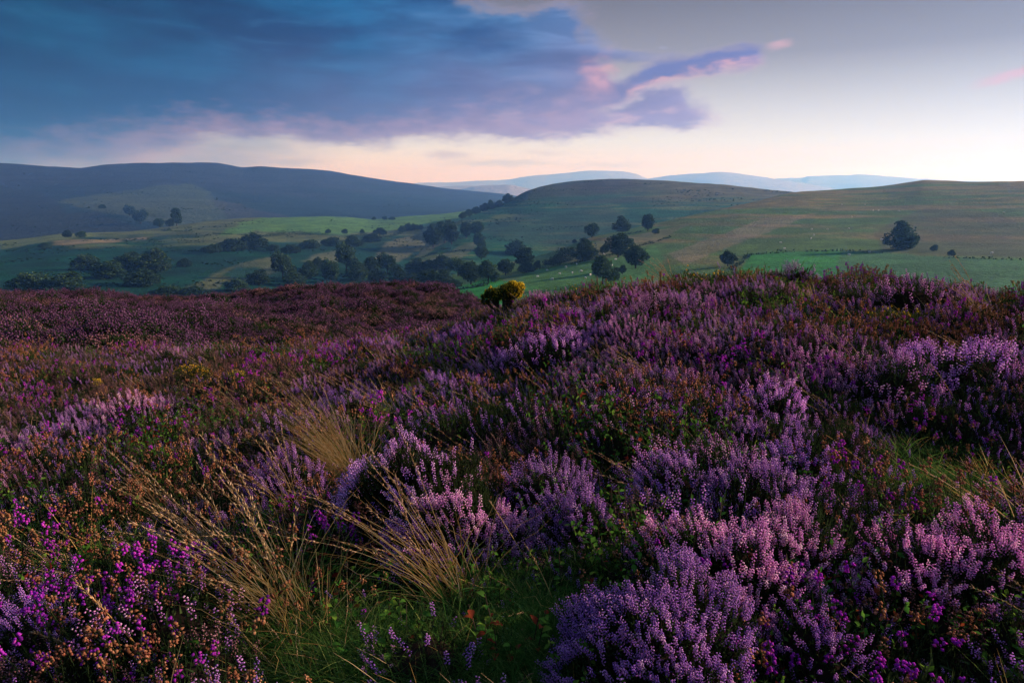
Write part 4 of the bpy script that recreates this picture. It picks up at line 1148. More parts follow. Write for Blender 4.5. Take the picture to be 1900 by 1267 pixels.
rng = np.random.default_rng(21)
cx_, cy_2 = [], []
for step, r0, r1 in ((.085, .62, 2.2), (.105, 2.2, 4.6), (.125, 4.6, 9.3)):
    gx, gy = np.meshgrid(np.arange(-7.5, 7.5, step), np.arange(-1.4, 9.3, step))
    gx = gx + rng.uniform(-.5, .5, gx.shape) * step; gy = gy + rng.uniform(-.5, .5, gy.shape) * step
    r_ = np.hypot(gx, gy); a_ = np.abs(np.arctan2(gx, gy))
    k_ = (r_ >= r0) & (r_ < r1) & (a_ < np.where(r_ < 2.6, 2.2, np.where(r_ < 4.5, 1.3, .98))) 
    cx_.append(gx[k_]); cy_2.append(gy[k_])
cx_ = np.concatenate(cx_); cy_2 = np.concatenate(cy_2)
cz_ = moor.at(cx_, cy_2)
rr_ = np.hypot(cx_, cy_2)
lim = np.interp(np.arctan2(cx_, cy_2), _ca, np.array(crest)[:, 2]) + 1.0
ok = rr_ < lim
for (tx, ty, ta, tb) in TAKEN:
    ok &= ((cx_ - tx) / ta) ** 2 + ((cy_2 - ty) / tb) ** 2 > 1
cx_, cy_2, cz_, rr_ = cx_[ok], cy_2[ok], cz_[ok], rr_[ok]
zz = cz_ + .18 - CAM_Z
ff = np.maximum(cy_2 * math.cos(PITCH) - zz * math.sin(PITCH), .05); uu = cy_2 * math.sin(PITCH) + zz * math.cos(PITCH)
QX, QY = PW/2 + FPX * cx_ / ff, PH/2 - FPX * uu / ff
SP = ['ling', 'pink', 'dusk', 'dim', 'bell', 'rust', 'bil', 'grass']
nb = lambda wl, o: fbm(cx_ / wl + o, cy_2 / wl - o, 3)
rightness = sstep(QX, 450, 1000)
Wt = np.stack([
    .04 + 1.15 * sstep(nb(.55, 3), .08, .32) * (.3 + 1.1 * rightness),
    .03 + 1.5 * sstep(nb(.6, 31), .02, .35) * (.4 + .6 * rightness),
    .16 + .9 * sstep(nb(.8, 57), 0, .35) * (1.3 - .6 * rightness),
    .72 + 1.0 * sstep(nb(.5, 83), -.1, .25),
    .03 + .35 * sstep(nb(.5, 12), .1, .4),
    .07 + .45 * sstep(nb(.6, 77), .05, .35),
    .16 + 1.3 * sstep(nb(.6, 41), .0, .35),
    .08 + .7 * sstep(nb(.5, 91), .05, .35)], 1)
ZONES = [  # px, py, half width, half height, weights
 (1000, 1160, 190, 150, dict(grass=3, bil=2.2, ling=.03, pink=.03, dusk=.1, rust=.15, bell=.1, dim=.1)),
 (620, 1220, 300, 120, dict(grass=4, bil=2.5, ling=.03, pink=.03, dusk=.2, rust=.3, dim=.15)),
 (720, 1070, 180, 90, dict(grass=3, bil=2, ling=.04, pink=.06, dusk=.5, rust=1, dim=.4)),
 (480, 1120, 150, 80, dict(grass=3, bil=1, ling=.05, pink=.05, dusk=.3, dim=1.5)),
 (1130, 1000, 110, 70, dict(bil=3, grass=1.2, ling=.1, pink=.1, dusk=.3)),
 (1650, 1190, 330, 110, dict(dim=6, ling=.12, pink=.06, rust=.8, bell=.8, bil=.5, grass=.4, dusk=.4)),
 (1760, 850, 200, 130, dict(dim=1.5, grass=2, bil=4, ling=.15, pink=.1, dusk=1.2, rust=.8, bell=.8)),
 (1800, 740, 150, 50, dict(dim=6, ling=.15, pink=.1)),
 (160, 1040, 190, 70, dict(bil=4, grass=1, ling=.15, pink=.2, bell=1.5, rust=1.5)),
 (120, 900, 300, 120, dict(rust=4, dusk=1.5, ling=.15, pink=.3, grass=1.5)),
 (930, 800, 260, 55, dict(dim=3.5, bil=2.5, rust=2, ling=.2, pink=.2)),
 (1180, 860, 90, 40, dict(dim=3, bil=3, ling=.2, pink=.2)),
 (1560, 700, 130, 40, dict(rust=2, dim=2, bil=2, ling=.4, pink=.5)),
 (1150, 760, 150, 40, dict(dim=2.5, bil=2, rust=2, ling=.3, pink=.3)),
 (1560, 800, 160, 50, dict(dim=2.5, rust=2.5, bil=2, ling=.4, pink=.5)),
 (180, 1200, 200, 90, dict(dim=3, bell=2.5, ling=.05, pink=.05, bil=.8, rust=1.2)),
 (430, 900, 240, 110, dict(rust=3.5, dusk=1.2, grass=1.2, ling=.3, pink=.5)),
 (1000, 770, 300, 60, dict(bil=2, grass=1.6, dim=1.5)),
 (350, 1000, 330, 90, dict(bil=2.5, grass=2, ling=.2, pink=.3)),
 (200, 680, 420, 50, dict(dusk=3.5, ling=.25, pink=.5, bil=.1, rust=.8)),
 (900, 560, 90, 40, dict(dusk=2, dim=3, ling=.2, pink=.2)),
 (1640, 610, 170, 40, dict(rust=2.5, bil=3, grass=1.5)),
 (870, 820, 240, 60, dict(dusk=3, rust=2, dim=2, bil=1.5, ling=.4)),
 (1300, 500, 110, 22, dict(dim=3, rust=1.5, bil=1.5, ling=.3)),
 (1380, 600, 480, 110, dict(ling=2.2, pink=2.6, dusk=1.0, dim=.6, bil=.6)),
 (1430, 900, 170, 80, dict(ling=1.4, pink=1.2)),
 (1590, 930, 80, 50, dict(bil=3, grass=2, rust=2, ling=.15, pink=.15)),
]
for (zx, zy, za, zb, wt_) in ZONES:
    k_ = 1 - sstep(np.sqrt(((QX - zx) / za) ** 2 + ((QY - zy) / zb) ** 2), .55, 1.1)
    for s_, v in wt_.items():
        Wt[:, SP.index(s_)] *= v ** k_
cum = np.cumsum(Wt, 1); cum /= cum[:, -1:]
print('SPECIES', [round(float(v), 2) for v in (Wt / Wt.sum(1, keepdims=True)).mean(0)], len(cx_))
sp_i = (rng.random(len(cx_))[:, None] > cum).sum(1)
hum = 1 + .35 * fbm(cx_ / .55, cy_2 / .55, 2)
for (zx, zy, za, zb, hk) in [(1000, 1150, 210, 170, .5), (620, 1220, 260, 120, .55), (1130, 1010, 90, 80, .7), (1650, 1190, 330, 110, .62), (1780, 830, 190, 110, .75), (180, 1200, 200, 90, .7), (700, 1040, 150, 70, .7)]:
    k_ = 1 - sstep(np.sqrt(((QX - zx) / za) ** 2 + ((QY - zy) / zb) ** 2), .5, 1.1)
    hum = hum * (1 - (1 - hk) * k_)
def cover(name, key, pr, label, cat, smin=.75, smax=1.15, sink=.02):
    ids = np.concatenate([np.where(sp_i == SP.index(k))[0] for k in key])
    n = len(ids); g = np.random.default_rng(len(name))
    s_ = g.uniform(smin, smax, n) * hum[ids]
    pts = np.stack([cx_[ids], cy_2[ids], cz_[ids] - sink], 1)
    scatter(name, pr, pts, g.uniform(-.9, .9, n), np.stack([s_ * g.uniform(.9, 1.2, n), s_, s_ * g.uniform(.85, 1.1, n)], 1), g.integers(0, len(pr), n), label, cat)
cover('ling_heather', ['ling'], ling_p, 'unbroken cover of lilac flowering heather across the near moor', 'heather')
cover('pink_heather', ['pink'], pink_p, 'patches of pinker heather mixed into the near moor', 'heather')
cover('spent_heather', ['dusk'], dusk_p, 'brown-mauve heather past flowering spread over the near moor', 'heather', .75, 1.1)
cover('shaded_heather', ['dim'], dim_p, 'dark leafy heather with few flowers in the hollows of the moor', 'heather', .7, 1.05)
cover('bell_heather', ['bell'], bell_p, 'scattered magenta bell heather growing through the moor', 'heather')
cover('rusty_heather', ['rust'], rust_p, 'orange-brown faded bell heather growing through the moor', 'heather')
cover('bilberry', ['bil'], bil_p, 'low green bilberry leaves filling gaps in the heather', 'bilberry', .7, 1.1)
cover('moor_grass', ['grass'], grass_p, 'fine green and straw grass filling gaps in the heather', 'grass', .6, 1.05)
hg = []
for (zx, zy, za, zb, nn_) in [(1000, 1170, 150, 120, 120), (640, 1225, 210, 70, 110), (430, 1140, 110, 60, 50), (1130, 1010, 60, 60, 30), (240, 1020, 130, 40, 40), (1740, 900, 130, 50, 30)]:
    for _ in range(nn_):
        q_, _d = spot(zx + rng.normal(0, .45) * za, zy + rng.normal(0, .45) * zb, .05); hg.append(q_)
hg = np.array(hg)
scatter('hollow_grass', green_p, hg, rng.uniform(-1, 1, len(hg)), rng.uniform(.5, .95, len(hg)), rng.integers(0, 4, len(hg)), 'fresh green grass in the hollows between the heather mounds', 'grass')
wi = rng.choice(len(cx_), 150, replace=False); wi = wi[(rr_[wi] > 1.2)]
scatter('wispy_grass', wisp_p, np.stack([cx_[wi], cy_2[wi], cz_[wi]], 1), rng.uniform(-.5, .5, len(wi)), rng.uniform(.6, 1.1, len(wi)), rng.integers(0, 3, len(wi)), 'thin seeding grass stems sticking up through the heather', 'grass')
# litter and low dark shoots between the bushes
sd_p = protos(3, lambda rng, k, s: s.needles(np.concatenate([rng.uniform(-.09, .09, (260, 2)), rng.random((260, 1)) * .03], 1), unit(rng.normal(0, .6, (260, 3)) + np.array((0, 0, .6))), .05, .004, 0, rng.random(260) * .8, rng), [M_leafy])
ui = np.where(rr_ < 4.5)[0][::2]
scatter('undergrowth', sd_p, np.stack([cx_[ui], cy_2[ui], cz_[ui] - .005], 1), rng.uniform(0, 6.3, len(ui)), rng.uniform(.8, 1.4, len(ui)), rng.integers(0, 3, len(ui)), 'dark short shoots and litter between the heather stems', 'undergrowth')

# the knoll's heather
def P_far(hue, cover):
    return lambda rng, k, s: heather(rng, .30, .26, .24, 150, k * 2.3, 5, 2.0, (0, 1, 2), .3, hue + rng.uniform(-.1, .1), cover, sup=s, slen=.036)
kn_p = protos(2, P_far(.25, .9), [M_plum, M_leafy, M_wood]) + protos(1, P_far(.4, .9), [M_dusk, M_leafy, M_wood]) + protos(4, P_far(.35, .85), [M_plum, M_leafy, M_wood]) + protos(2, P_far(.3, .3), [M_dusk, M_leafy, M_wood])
rng = np.random.default_rng(5)
pts = []
for step, r0, r1 in ((.30, 8.3, 14), (.36, 14, 20), (.42, 20, 30)):
    gx, gy = np.meshgrid(np.arange(-30, 6, step), np.arange(4, 31, step))
    gx = gx + rng.uniform(-.5, .5, gx.shape) * step; gy = gy + rng.uniform(-.5, .5, gy.shape) * step
    r_ = np.hypot(gx, gy); a_ = np.arctan2(gx, gy)
    k_ = (r_ >= r0) & (r_ < r1) & (a_ > -1.0) & (a_ < .10)
    pts.append(np.stack([gx[k_], gy[k_]], 1))
pts = np.concatenate(pts); pz = knoll.at(pts[:, 0], pts[:, 1])
mz = moor.at(pts[:, 0], pts[:, 1])
pts, pz = pts[pz > mz - .1], pz[pz > mz - .1]
nn = fbm(pts[:, 0] / 2.0, pts[:, 1] / 1.4, 4)
w_ = rng.random(len(pts)) * .5 + nn
pick = np.where(w_ > .42, rng.integers(3, 7, len(pts)), np.where(w_ > .0, rng.integers(0, 3, len(pts)), np.where(rng.random(len(pts)) < .5, rng.integers(7, 9, len(pts)), rng.integers(0, 3, len(pts)))))
hs2 = rng.uniform(.6, 1.35, len(pts)) * (1 + .8 * np.clip(nn, -.5, .8))
scatter('knoll_heather', kn_p, np.column_stack([pts, pz - .03]), rng.uniform(-.6, .6, len(pts)), np.stack([hs2 * 1.15, hs2, hs2], 1), pick, 'purple-brown heather covering the rounded knoll across the dip', 'heather')

def fern(px, py, h_px, label):
    P, r = knoll.hit(px, py)
    H_ = h_px * r / FPX; rng = np.random.default_rng(int(px))
    e = empty('fern_plant', P, label, 'fern', 'pale ferns on the knoll')
    PT = arcs(rng, 9, .03, H_ * 1.2, (-.1, 0, 0), .4, 10, .35)
    for k in range(9):
        s_ = Soup(); s_.tube(PT[k], np.linspace(.012, .004, 10), 4, 0, .3)
        t = np.repeat(np.linspace(1.5, 9, 18), 2); i = np.clip(t.astype(int), 0, 8); f = (t - i)[:, None]
        Q = PT[k][i] * (1 - f) + PT[k][i + 1 - (i == 9)] * f
        D = unit(np.gradient(PT[k], axis=0))[i]; S = unit(np.cross(D, np.array((0, 0, 1.)))) * np.tile([1, -1], 18)[:, None]
        s_.leaves(Q, S + D * .4, np.cross(D, S), H_ * .22 * (1.1 - t / 10), .035, 0, rng.random(36))
        obj('frond', s_.mesh('frond', [M_fern]), e)
fern(112, 612, 14, 'pale green fern on the knoll, the one nearest the frame edge')
fern(80, 610, 10, 'small pale fern just past the one nearest the frame edge on the knoll')
fern(308, 612, 16, 'first of three pale green ferns close together on the knoll')
fern(356, 612, 17, 'tallest, middle of three pale green ferns close together on the knoll')
fern(402, 608, 14, 'last of three pale green ferns on the knoll, towards the gorse')

# ------------------------------------------------------------------ valley: trees, hedges, sheep
SHEETS = [pasture, hill, spur, ridge]
def land(px, py):
    best = None
    for s_ in SHEETS:
        a, t = ray(px, py)
        if not (s_.az[0] < a < s_.az[-1]): continue
        P, r = s_.hit(px, py)
        if abs((CAM_Z + r * float(t)) - P[2]) > max(2.0, r * .004): continue
        if best is None or r < best[1]: best = (P, r)
    return best
def land_z(x, y):
    return max(float(s_.at(x, y)[0]) for s_ in SHEETS if s_.az[0] < math.atan2(x, y) < s_.az[-1])

def tree_proto(k, shape):
    """unit-high tree: tapered trunk with limbs, crown of leaf sprays in uneven clumps"""
    rng = np.random.default_rng(300 + k)
    tr, cr = Soup(), Soup()
    lob = {'round': [(0, 0, .60, .36, .34), (-.2, .06, .52, .24, .24), (.21, -.05, .54, .24, .24), (.04, .18, .66, .22, .24), (-.06, -.16, .72, .22, .22), (.02, .0, .36, .28, .2)],
           'dome': [(0, 0, .50, .40, .36), (-.26, .05, .36, .26, .26), (.26, .0, .36, .26, .26), (0, .1, .72, .26, .22), (.1, -.15, .3, .28, .24), (-.1, -.1, .22, .3, .2)],
           'tall': [(0, 0, .62, .25, .32), (-.08, .03, .42, .22, .22), (.09, -.03, .46, .22, .22), (.02, 0, .82, .17, .16), (0, .08, .3, .2, .16)],
           'split': [(-.14, 0, .70, .27, .26), (.12, .05, .60, .25, .26), (-.05, -.1, .48, .3, .2), (.3, 0, .32, .2, .2), (-.24, .05, .52, .18, .2)],
           'bush': [(0, 0, .45, .46, .42), (-.3, 0, .34, .28, .28), (.3, .05, .36, .26, .28), (.05, .1, .66, .3, .26)]}[shape]
    lob = lob + [(*(np.array((x, y, z)) + unit(rng.normal(size=3) + np.array((0, 0, .25))) * np.array((a, a, b)) * .95), a * rng.uniform(.3, .5), b * rng.uniform(.3, .5)) for (x, y, z, a, b) in lob for _ in range(2)]
    H0 = .42 if shape in ('round', 'split') else .25
    tr.tube(np.array([(0, 0, -.06), (.005, 0, H0 * .5), (-.01, .01, H0 + .2), (.0, 0, .72)]), np.array((.036, .028, .018, .006)), 7, 0, .5)
    for (x, y, z, a, b) in lob:
        c = np.array((x, y, z)); b0 = np.array((0, 0, H0 * rng.uniform(.6, 1.0)))
        tr.tube(np.stack([b0, (b0 + c) * .5 + np.array((0, 0, -.03)), c]), np.array((.016, .010, .004)), 5, 0, .5)
        n = int(820 * min(1, (a / .25) ** 2)) + 60
        D = unit(rng.normal(size=(n, 3))); rad = rng.random(n) ** .38
        wob = 1 + .5 * fbm(D[:, 0] * 2.4 + k + x * 9, D[:, 2] * 2.4 + D[:, 1] * 2, 3)
        Q = c + D * (rad * wob)[:, None] * np.array((a, a, b))
        keep = vnoise(Q[:, 0] * 11 + 40 + k, Q[:, 2] * 11 + Q[:, 1] * 9 + 40) > .30
        Q, D, rad = Q[keep], D[keep], rad[keep]; n = len(Q)
        cr.leaves(Q, D + rng.normal(0, .7, (n, 3)), D + rng.normal(0, .6, (n, 3)) + np.array((0, 0, .4)), (.074 * rng.uniform(.6, 1.3, n)), .058, 0, np.clip(rng.normal(.5, .22, n), 0, 1))
    V = np.concatenate(cr.V); wdt = np.percentile(np.abs(V[:, 0]), 97) * 2
    return tr.mesh('trunk', [M_bark]), cr.mesh('crown', [M_tree]), wdt, np.percentile(V[:, 2], 99)
SHAPES = ['round', 'dome', 'tall', 'split', 'bush']
PROTO = {s_: [tree_proto(i * 3 + j, s_) for j in range(3)] for i, s_ in enumerate(SHAPES)}
_tc = 0
def tree(px, py, w, h, shape, label, group=None):
    global _tc
    L_ = land(px, py)
    if L_ is None: return
    P, r = L_; k = r / FPX * 1.02
    trm, crm, wd, hh = PROTO[shape][_tc % 3]; _tc += 1
    e = empty('shrub' if shape == 'bush' and h < 17 else 'tree', P, label, 'shrub' if shape == 'bush' and h < 17 else 'tree', group)
    sx, sz = w * k / wd, h * k / hh
    e.rotation_euler = (0, 0, (px * .37) % 1.2 - .6)
    for nm, me in (('trunk', trm), ('crown', crm)):
        o = obj(nm, me, e); o.scale = (sx, sx, sz)
G_A, G_B, G_C, G_D = 'trees on the pasture', 'trees along the valley bottom', 'trees on the far side of the valley', 'trees on the distant moor foot'
for a_ in [
 (1672, 461, 42, 40, 'dome', 'big dense solitary tree on the open slope above the bright field', G_A),
 (1350, 494, 25, 25, 'round', 'single tree at the corner of the bright field, just over the crest', G_A),
 (1733, 466, 11, 9, 'bush', 'little shrub downhill of the big solitary tree', G_A),
 (1765, 475, 10, 9, 'bush', 'second little shrub past the one below the big solitary tree', G_A),
 (1118, 527, 40, 50, 'split', 'nearest tree, two-headed, just above the heather crest', G_A),
 (1140, 522, 20, 24, 'bush', 'bushy side tree touching the nearest two-headed tree', G_A),
 (1155, 509, 11, 16, 'tall', 'thin sapling beside the nearest two-headed tree', G_A),
 (1179, 498, 37, 39, 'round', 'square-headed tree at the end of the sheep field', G_A),
 (1147, 478, 38, 40, 'round', 'dark round tree on a short trunk in the hedge line', G_A),
 (1085, 482, 42, 36, 'dome', 'broad dome-shaped tree where the hedge ends', G_A),
 (1122, 470, 16, 15, 'bush', 'shrub between the dome-shaped tree and the dark round tree', G_A),
 (1170, 458, 14, 14, 'bush', 'shrub just uphill of the dark round tree', G_A),
 (973, 498, 31, 36, 'tall', 'cone-topped tree above the yellow gorse', G_A),
 (977, 506, 28, 17, 'bush', 'low shrub at the foot of the cone-topped tree', G_A),
 (997, 498, 12, 14, 'bush', 'small round shrub beside the cone-topped tree, toward the hedge', G_A),
 (938, 511, 27, 28, 'round', 'round tree between the cone-topped tree and the valley wood', G_A),
 (957, 472, 32, 24, 'dome', 'dark tree on the dip of the ridge line behind the cone-topped tree', G_A),
 (1098, 441, 22, 24, 'round', 'round tree breaking the field ridge in front of the dark slope', G_A),
 (1154, 430, 28, 26, 'dome', 'faint spreading tree under the dark slope', G_A),
 (1202, 429, 18, 28, 'tall', 'narrow upright tree at the upper end of the field ridge', G_A),
 (1217, 434, 12, 9, 'bush', 'small shrub past the narrow upright tree', G_A),
 (1066, 448, 8, 7, 'bush', 'tiny shrub on the field ridge before the round tree', G_A),
 (804, 459, 30, 36, 'round', 'front tree of the three clustered on the tan field', G_C),
 (825, 451, 34, 38, 'round', 'tallest tree of the three clustered on the tan field', G_C),
 (838, 454, 22, 34, 'tall', 'rear tree of the three clustered on the tan field', G_C),
 (865, 442, 17, 28, 'tall', 'upright tree, first of the pair uphill of the cluster of three', G_C),
 (884, 438, 23, 24, 'round', 'rounder second tree of the pair uphill of the cluster of three', G_C),
 (889, 462, 24, 26, 'split', 'tree below the pair on the dark slope', G_C),
 (893, 482, 22, 26, 'round', 'tree halfway between the pair and the valley wood', G_C),
 (859, 404, 14, 11, 'bush', 'lowest shrub of the line climbing the hill shoulder', G_C),
 (869, 400, 14, 12, 'bush', 'second shrub from the bottom of the line climbing the hill shoulder', G_C),
 (883, 396, 16, 12, 'bush', 'third shrub from the bottom of the line climbing the hill shoulder', G_C),
 (899, 391, 16, 13, 'dome', 'fourth tree from the bottom of the line climbing the hill shoulder', G_C),
 (911, 388, 16, 15, 'dome', 'fifth tree from the bottom of the line climbing the hill shoulder', G_C),
 (926, 384, 14, 11, 'bush', 'sixth shrub of the line climbing the hill shoulder', G_C),
 (942, 376, 18, 15, 'dome', 'topmost tree of the line climbing the hill shoulder', G_C),
 (746, 431, 14, 11, 'bush', 'first shrub in the short row under the bright green plateau', G_C),
 (757, 429, 15, 13, 'bush', 'largest shrub in the short row under the bright green plateau', G_C),
 (766, 428, 11, 11, 'bush', 'third shrub in the short row under the bright green plateau', G_C),
 (774, 428, 9, 10, 'round', 'first of two lollipop trees in the row under the plateau', G_C),
 (781, 428, 8, 10, 'round', 'second of two lollipop trees in the row under the plateau', G_C),
 (801, 427, 12, 10, 'bush', 'shrub between the lollipop trees and the cluster of three', G_C),
 (705, 436, 22, 12, 'bush', 'low scrub clump under the plateau edge', G_C),
 (609, 433, 9, 7, 'bush', 'tiny shrub on the plateau edge by itself', G_C),
 (640, 434, 10, 8, 'bush', 'tiny shrub on the plateau edge, next one along', G_C),
 (672, 433, 8, 7, 'bush', 'tiny shrub on the plateau edge nearest the low scrub', G_C),
 (613, 524, 32, 38, 'round', 'dark tree at the near end of the valley wood', G_B),
 (643, 503, 34, 46, 'split', 'tall dark tree rising behind the near end of the valley wood', G_B),
 (664, 518, 36, 30, 'dome', 'low dark tree in front of the tall one in the valley wood', G_B),
 (689, 512, 23, 32, 'tall', 'narrow dark tree with a ragged side in the valley wood', G_B),
 (719, 510, 34, 36, 'split', 'open-topped tree standing clear in the valley wood', G_B),
 (742, 526, 32, 26, 'dome', 'round-topped tree over the knoll skyline, first of five', G_B),
 (765, 527, 30, 18, 'bush', 'low round tree over the knoll skyline, second of five', G_B),
 (793, 529, 32, 26, 'round', 'round-topped tree over the knoll skyline, third of five', G_B),
 (823, 531, 36, 27, 'dome', 'round-topped tree over the knoll skyline, fourth of five', G_B),
 (846, 534, 22, 13, 'bush', 'low shrub over the knoll skyline, last of five', G_B),
 (773, 508, 36, 26, 'dome', 'spreading tree in the second row of the valley wood', G_B),
 (797, 508, 26, 24, 'round', 'middle tree in the second row of the valley wood', G_B),
 (823, 510, 38, 34, 'round', 'tallest tree in the second row of the valley wood', G_B),
 (850, 512, 34, 30, 'split', 'thin-leaved tree closing the second row of the valley wood', G_B),
 (874, 528, 38, 40, 'round', 'large tree of the valley wood beside the bright green strip', G_B),
 (906, 526, 36, 40, 'split', 'large last tree of the valley wood above the gorse', G_B),
 (525, 518, 34, 44, 'split', 'dim tall tree on the tan hollow of the far slope', G_B),
 (572, 516, 32, 28, 'dome', 'dim tree between the tan hollow and the valley wood', G_B),
 (590, 500, 22, 20, 'bush', 'dim shrub under the small tan field', G_B),
 (205, 516, 44, 26, 'dome', 'shadowy tree low in the dark hollow of the far slope', G_C),
 (160, 500, 40, 22, 'bush', 'shadowy scrub uphill of the dark hollow', G_C),
 (265, 530, 46, 24, 'dome', 'shadowy tree just above the dip of the knoll skyline', G_C),
 (395, 470, 30, 14, 'bush', 'dark scrub at the downhill end of the far slope clumps', G_C),
 (540, 470, 30, 14, 'bush', 'dark scrub strung out under the plateau, first', G_C),
 (575, 462, 34, 15, 'bush', 'dark scrub strung out under the plateau, second', G_C),
 (615, 456, 30, 14, 'bush', 'dark scrub strung out under the plateau, third', G_C),
 (655, 458, 34, 18, 'dome', 'dark tree strung out under the plateau, fourth', G_C),
 (690, 450, 30, 15, 'bush', 'dark scrub strung out under the plateau, fifth', G_C),
 (480, 528, 36, 24, 'dome', 'dim tree beside the tan hollow, toward the knoll', G_B),
 (440, 540, 34, 20, 'bush', 'dim scrub over the knoll skyline below the tan hollow', G_B),
 (548, 530, 32, 22, 'dome', 'dim round tree just over the knoll skyline before the wood', G_B),
 (700, 522, 30, 22, 'dome', 'dark tree filling the wood below the open-topped tree', G_B),
 (431, 466, 44, 20, 'bush', 'dark scrub clump on the far slope, lower of two', G_C),
 (468, 462, 44, 24, 'dome', 'dark tree clump on the far slope, higher of two', G_C),
 (506, 466, 26, 11, 'bush', 'small dark scrub beside the two clumps on the far slope', G_C),
 (283, 506, 56, 36, 'dome', 'shadowy broad tree in the dark of the far slope', G_C),
 (343, 496, 20, 14, 'bush', 'shadowy shrub beside the broad tree in the dark of the far slope', G_C),
 (240, 500, 40, 26, 'dome', 'shadowy tree on the other side of the broad one in the dark', G_C),
 (314, 552, 52, 18, 'bush', 'dark scrub just over the knoll where its skyline dips', G_C),
 (356, 552, 50, 17, 'bush', 'second dark scrub over the dip of the knoll skyline', G_C),
 (120, 545, 60, 30, 'dome', 'barely visible tree in the darkest corner of the valley', G_C),
 (60, 540, 60, 26, 'bush', 'barely visible scrub by the frame edge in the dark valley', G_C),
 (125, 440, 12, 10, 'bush', 'shrub on the rim of the tan spur, first of two', G_C),
 (151, 441, 14, 9, 'bush', 'shrub on the rim of the tan spur, second of two', G_C),
 (84, 462, 16, 9, 'bush', 'shrub below the rim of the spur near the frame edge', G_C),
 (241, 401, 17, 16, 'round', 'blue-hazed tree on the pale patch of the far moor, uppermost', G_D),
 (261, 415, 19, 20, 'round', 'blue-hazed tree in the middle of the pale patch of the far moor', G_D),
 (296, 420, 15, 14, 'round', 'blue-hazed tree low on the pale patch, close to the spur', G_D),
 (328, 419, 15, 27, 'tall', 'tallest blue-hazed tree, narrow, at the foot of the pale patch', G_D),
 (316, 421, 12, 12, 'bush', 'blue-hazed shrub touching the tall narrow tree', G_D),
 (190, 387, 10, 6, 'bush', 'speck of a shrub at the top of the pale patch', G_D),
 (694, 408, 7, 5, 'bush', 'speck of a tree on the plateau skyline, first of three', G_C),
 (714, 408, 8, 6, 'bush', 'speck of a tree on the plateau skyline, second of three', G_C),
 (727, 408, 12, 5, 'bush', 'speck of a hedge tree on the plateau skyline, third of three', G_C)]:
    tree(*a_)

def hedge(pts, ht, label, name='hedge', thick=1.6, dens=9, cat='hedge', m_=None):
    Q = np.array([land(*p)[0] for p in pts if land(*p) is not None])
    if len(Q) < 2: return
    seg = np.r_[0, np.cumsum(np.linalg.norm(np.diff(Q[:, :2], axis=0), axis=1))]
    n = int(min(5200, max(300, seg[-1] * dens * ht)))
    rng = np.random.default_rng(int(pts[0][0]))
    t = rng.random(n) * seg[-1]
    X = np.interp(t, seg, Q[:, 0]); Y = np.interp(t, seg, Q[:, 1]); Z = np.interp(t, seg, Q[:, 2])
    H_ = ht * (1 + .5 * fbm(t / 7 + 3, t * 0 + 1, 3))
    D = unit(rng.normal(size=(n, 3))); v = rng.random(n)
    H_ = np.maximum(H_ * (1 + .8 * fbm(t / 16 + 9, t * 0 + 4, 2)), .15); gap = fbm(t / 11 + 2, t * 0 + 7, 2) > -.12
    P = np.stack([X + rng.normal(0, thick * .35, n), Y + rng.normal(0, thick * .35, n), Z + v * H_ - .25], 1)[gap]; D = D[gap]; n = len(P)
    e = empty(name, Q[0], label, cat)
    s_ = Soup(); s_.leaves(P - Q[0], D, unit(rng.normal(size=(n, 3)) + np.array((0, 0, .6))), .85, .6, 0, np.clip(rng.normal(.45, .2, n), 0, 1))
    st_ = Soup(); k = np.linspace(0, seg[-1], 14)
    B = np.stack([np.interp(k, seg, Q[:, i]) for i in range(3)], 1) - Q[0]
    st_.stems(B + np.array((0, 0, -.3)), B + np.array((0, 0, ht * .7)), .09, .04, 0, .4)
    obj('foliage', s_.mesh('foliage', [m_ or M_tree]), e); obj('stems', st_.mesh('stems', [M_bark]), e)
hedge([(1013, 491), (1030, 490), (1045, 487), (1062, 483)], 4.2, 'thick dark hedge running down from the dome-shaped tree', thick=2.6, dens=30)
hedge([(985, 503), (1010, 497), (1060, 490), (1110, 481), (1135, 474)], 1.0, 'thin hedge along the top of the sheep field')
hedge([(1180, 458), (1215, 450), (1245, 440)], .9, 'thin broken hedge uphill of the dark round tree')
hedge([(1392, 473), (1440, 470), (1480, 468), (1562, 466), (1640, 470), (1700, 475), (1800, 480), (1895, 484)], .8, 'dark field boundary along the top of the bright green field', dens=6)
hedge([(1392, 473), (1372, 490), (1355, 502)], .9, 'short boundary down the side of the bright green field')
hedge([(1005, 489), (1040, 474), (1088, 455), (1150, 437), (1200, 428)], .8, 'faint bank along the field ridge under the dark slope')
hedge([(735, 505), (760, 490), (790, 476), (830, 462), (850, 455)], 1.2, 'hedge line between the two tan fields of the valley side')
hedge([(500, 435), (560, 436), (620, 437), (680, 438), (720, 440), (745, 434)], 3.0, 'dark scrub belt under the bright green plateau', name='scrub_belt', thick=7, dens=5)
hedge([(300, 428), (400, 434), (480, 440), (540, 436)], 1.6, 'dark bank winding over the tan spur', thick=3)
hedge([(850, 538), (880, 534), (905, 530)], 1.6, 'low hedge at the top of the bright green strip by the wood')
hedge([(640, 530), (680, 524), (720, 522)], 2.5, 'ragged undergrowth at the foot of the valley wood', thick=5, dens=8)

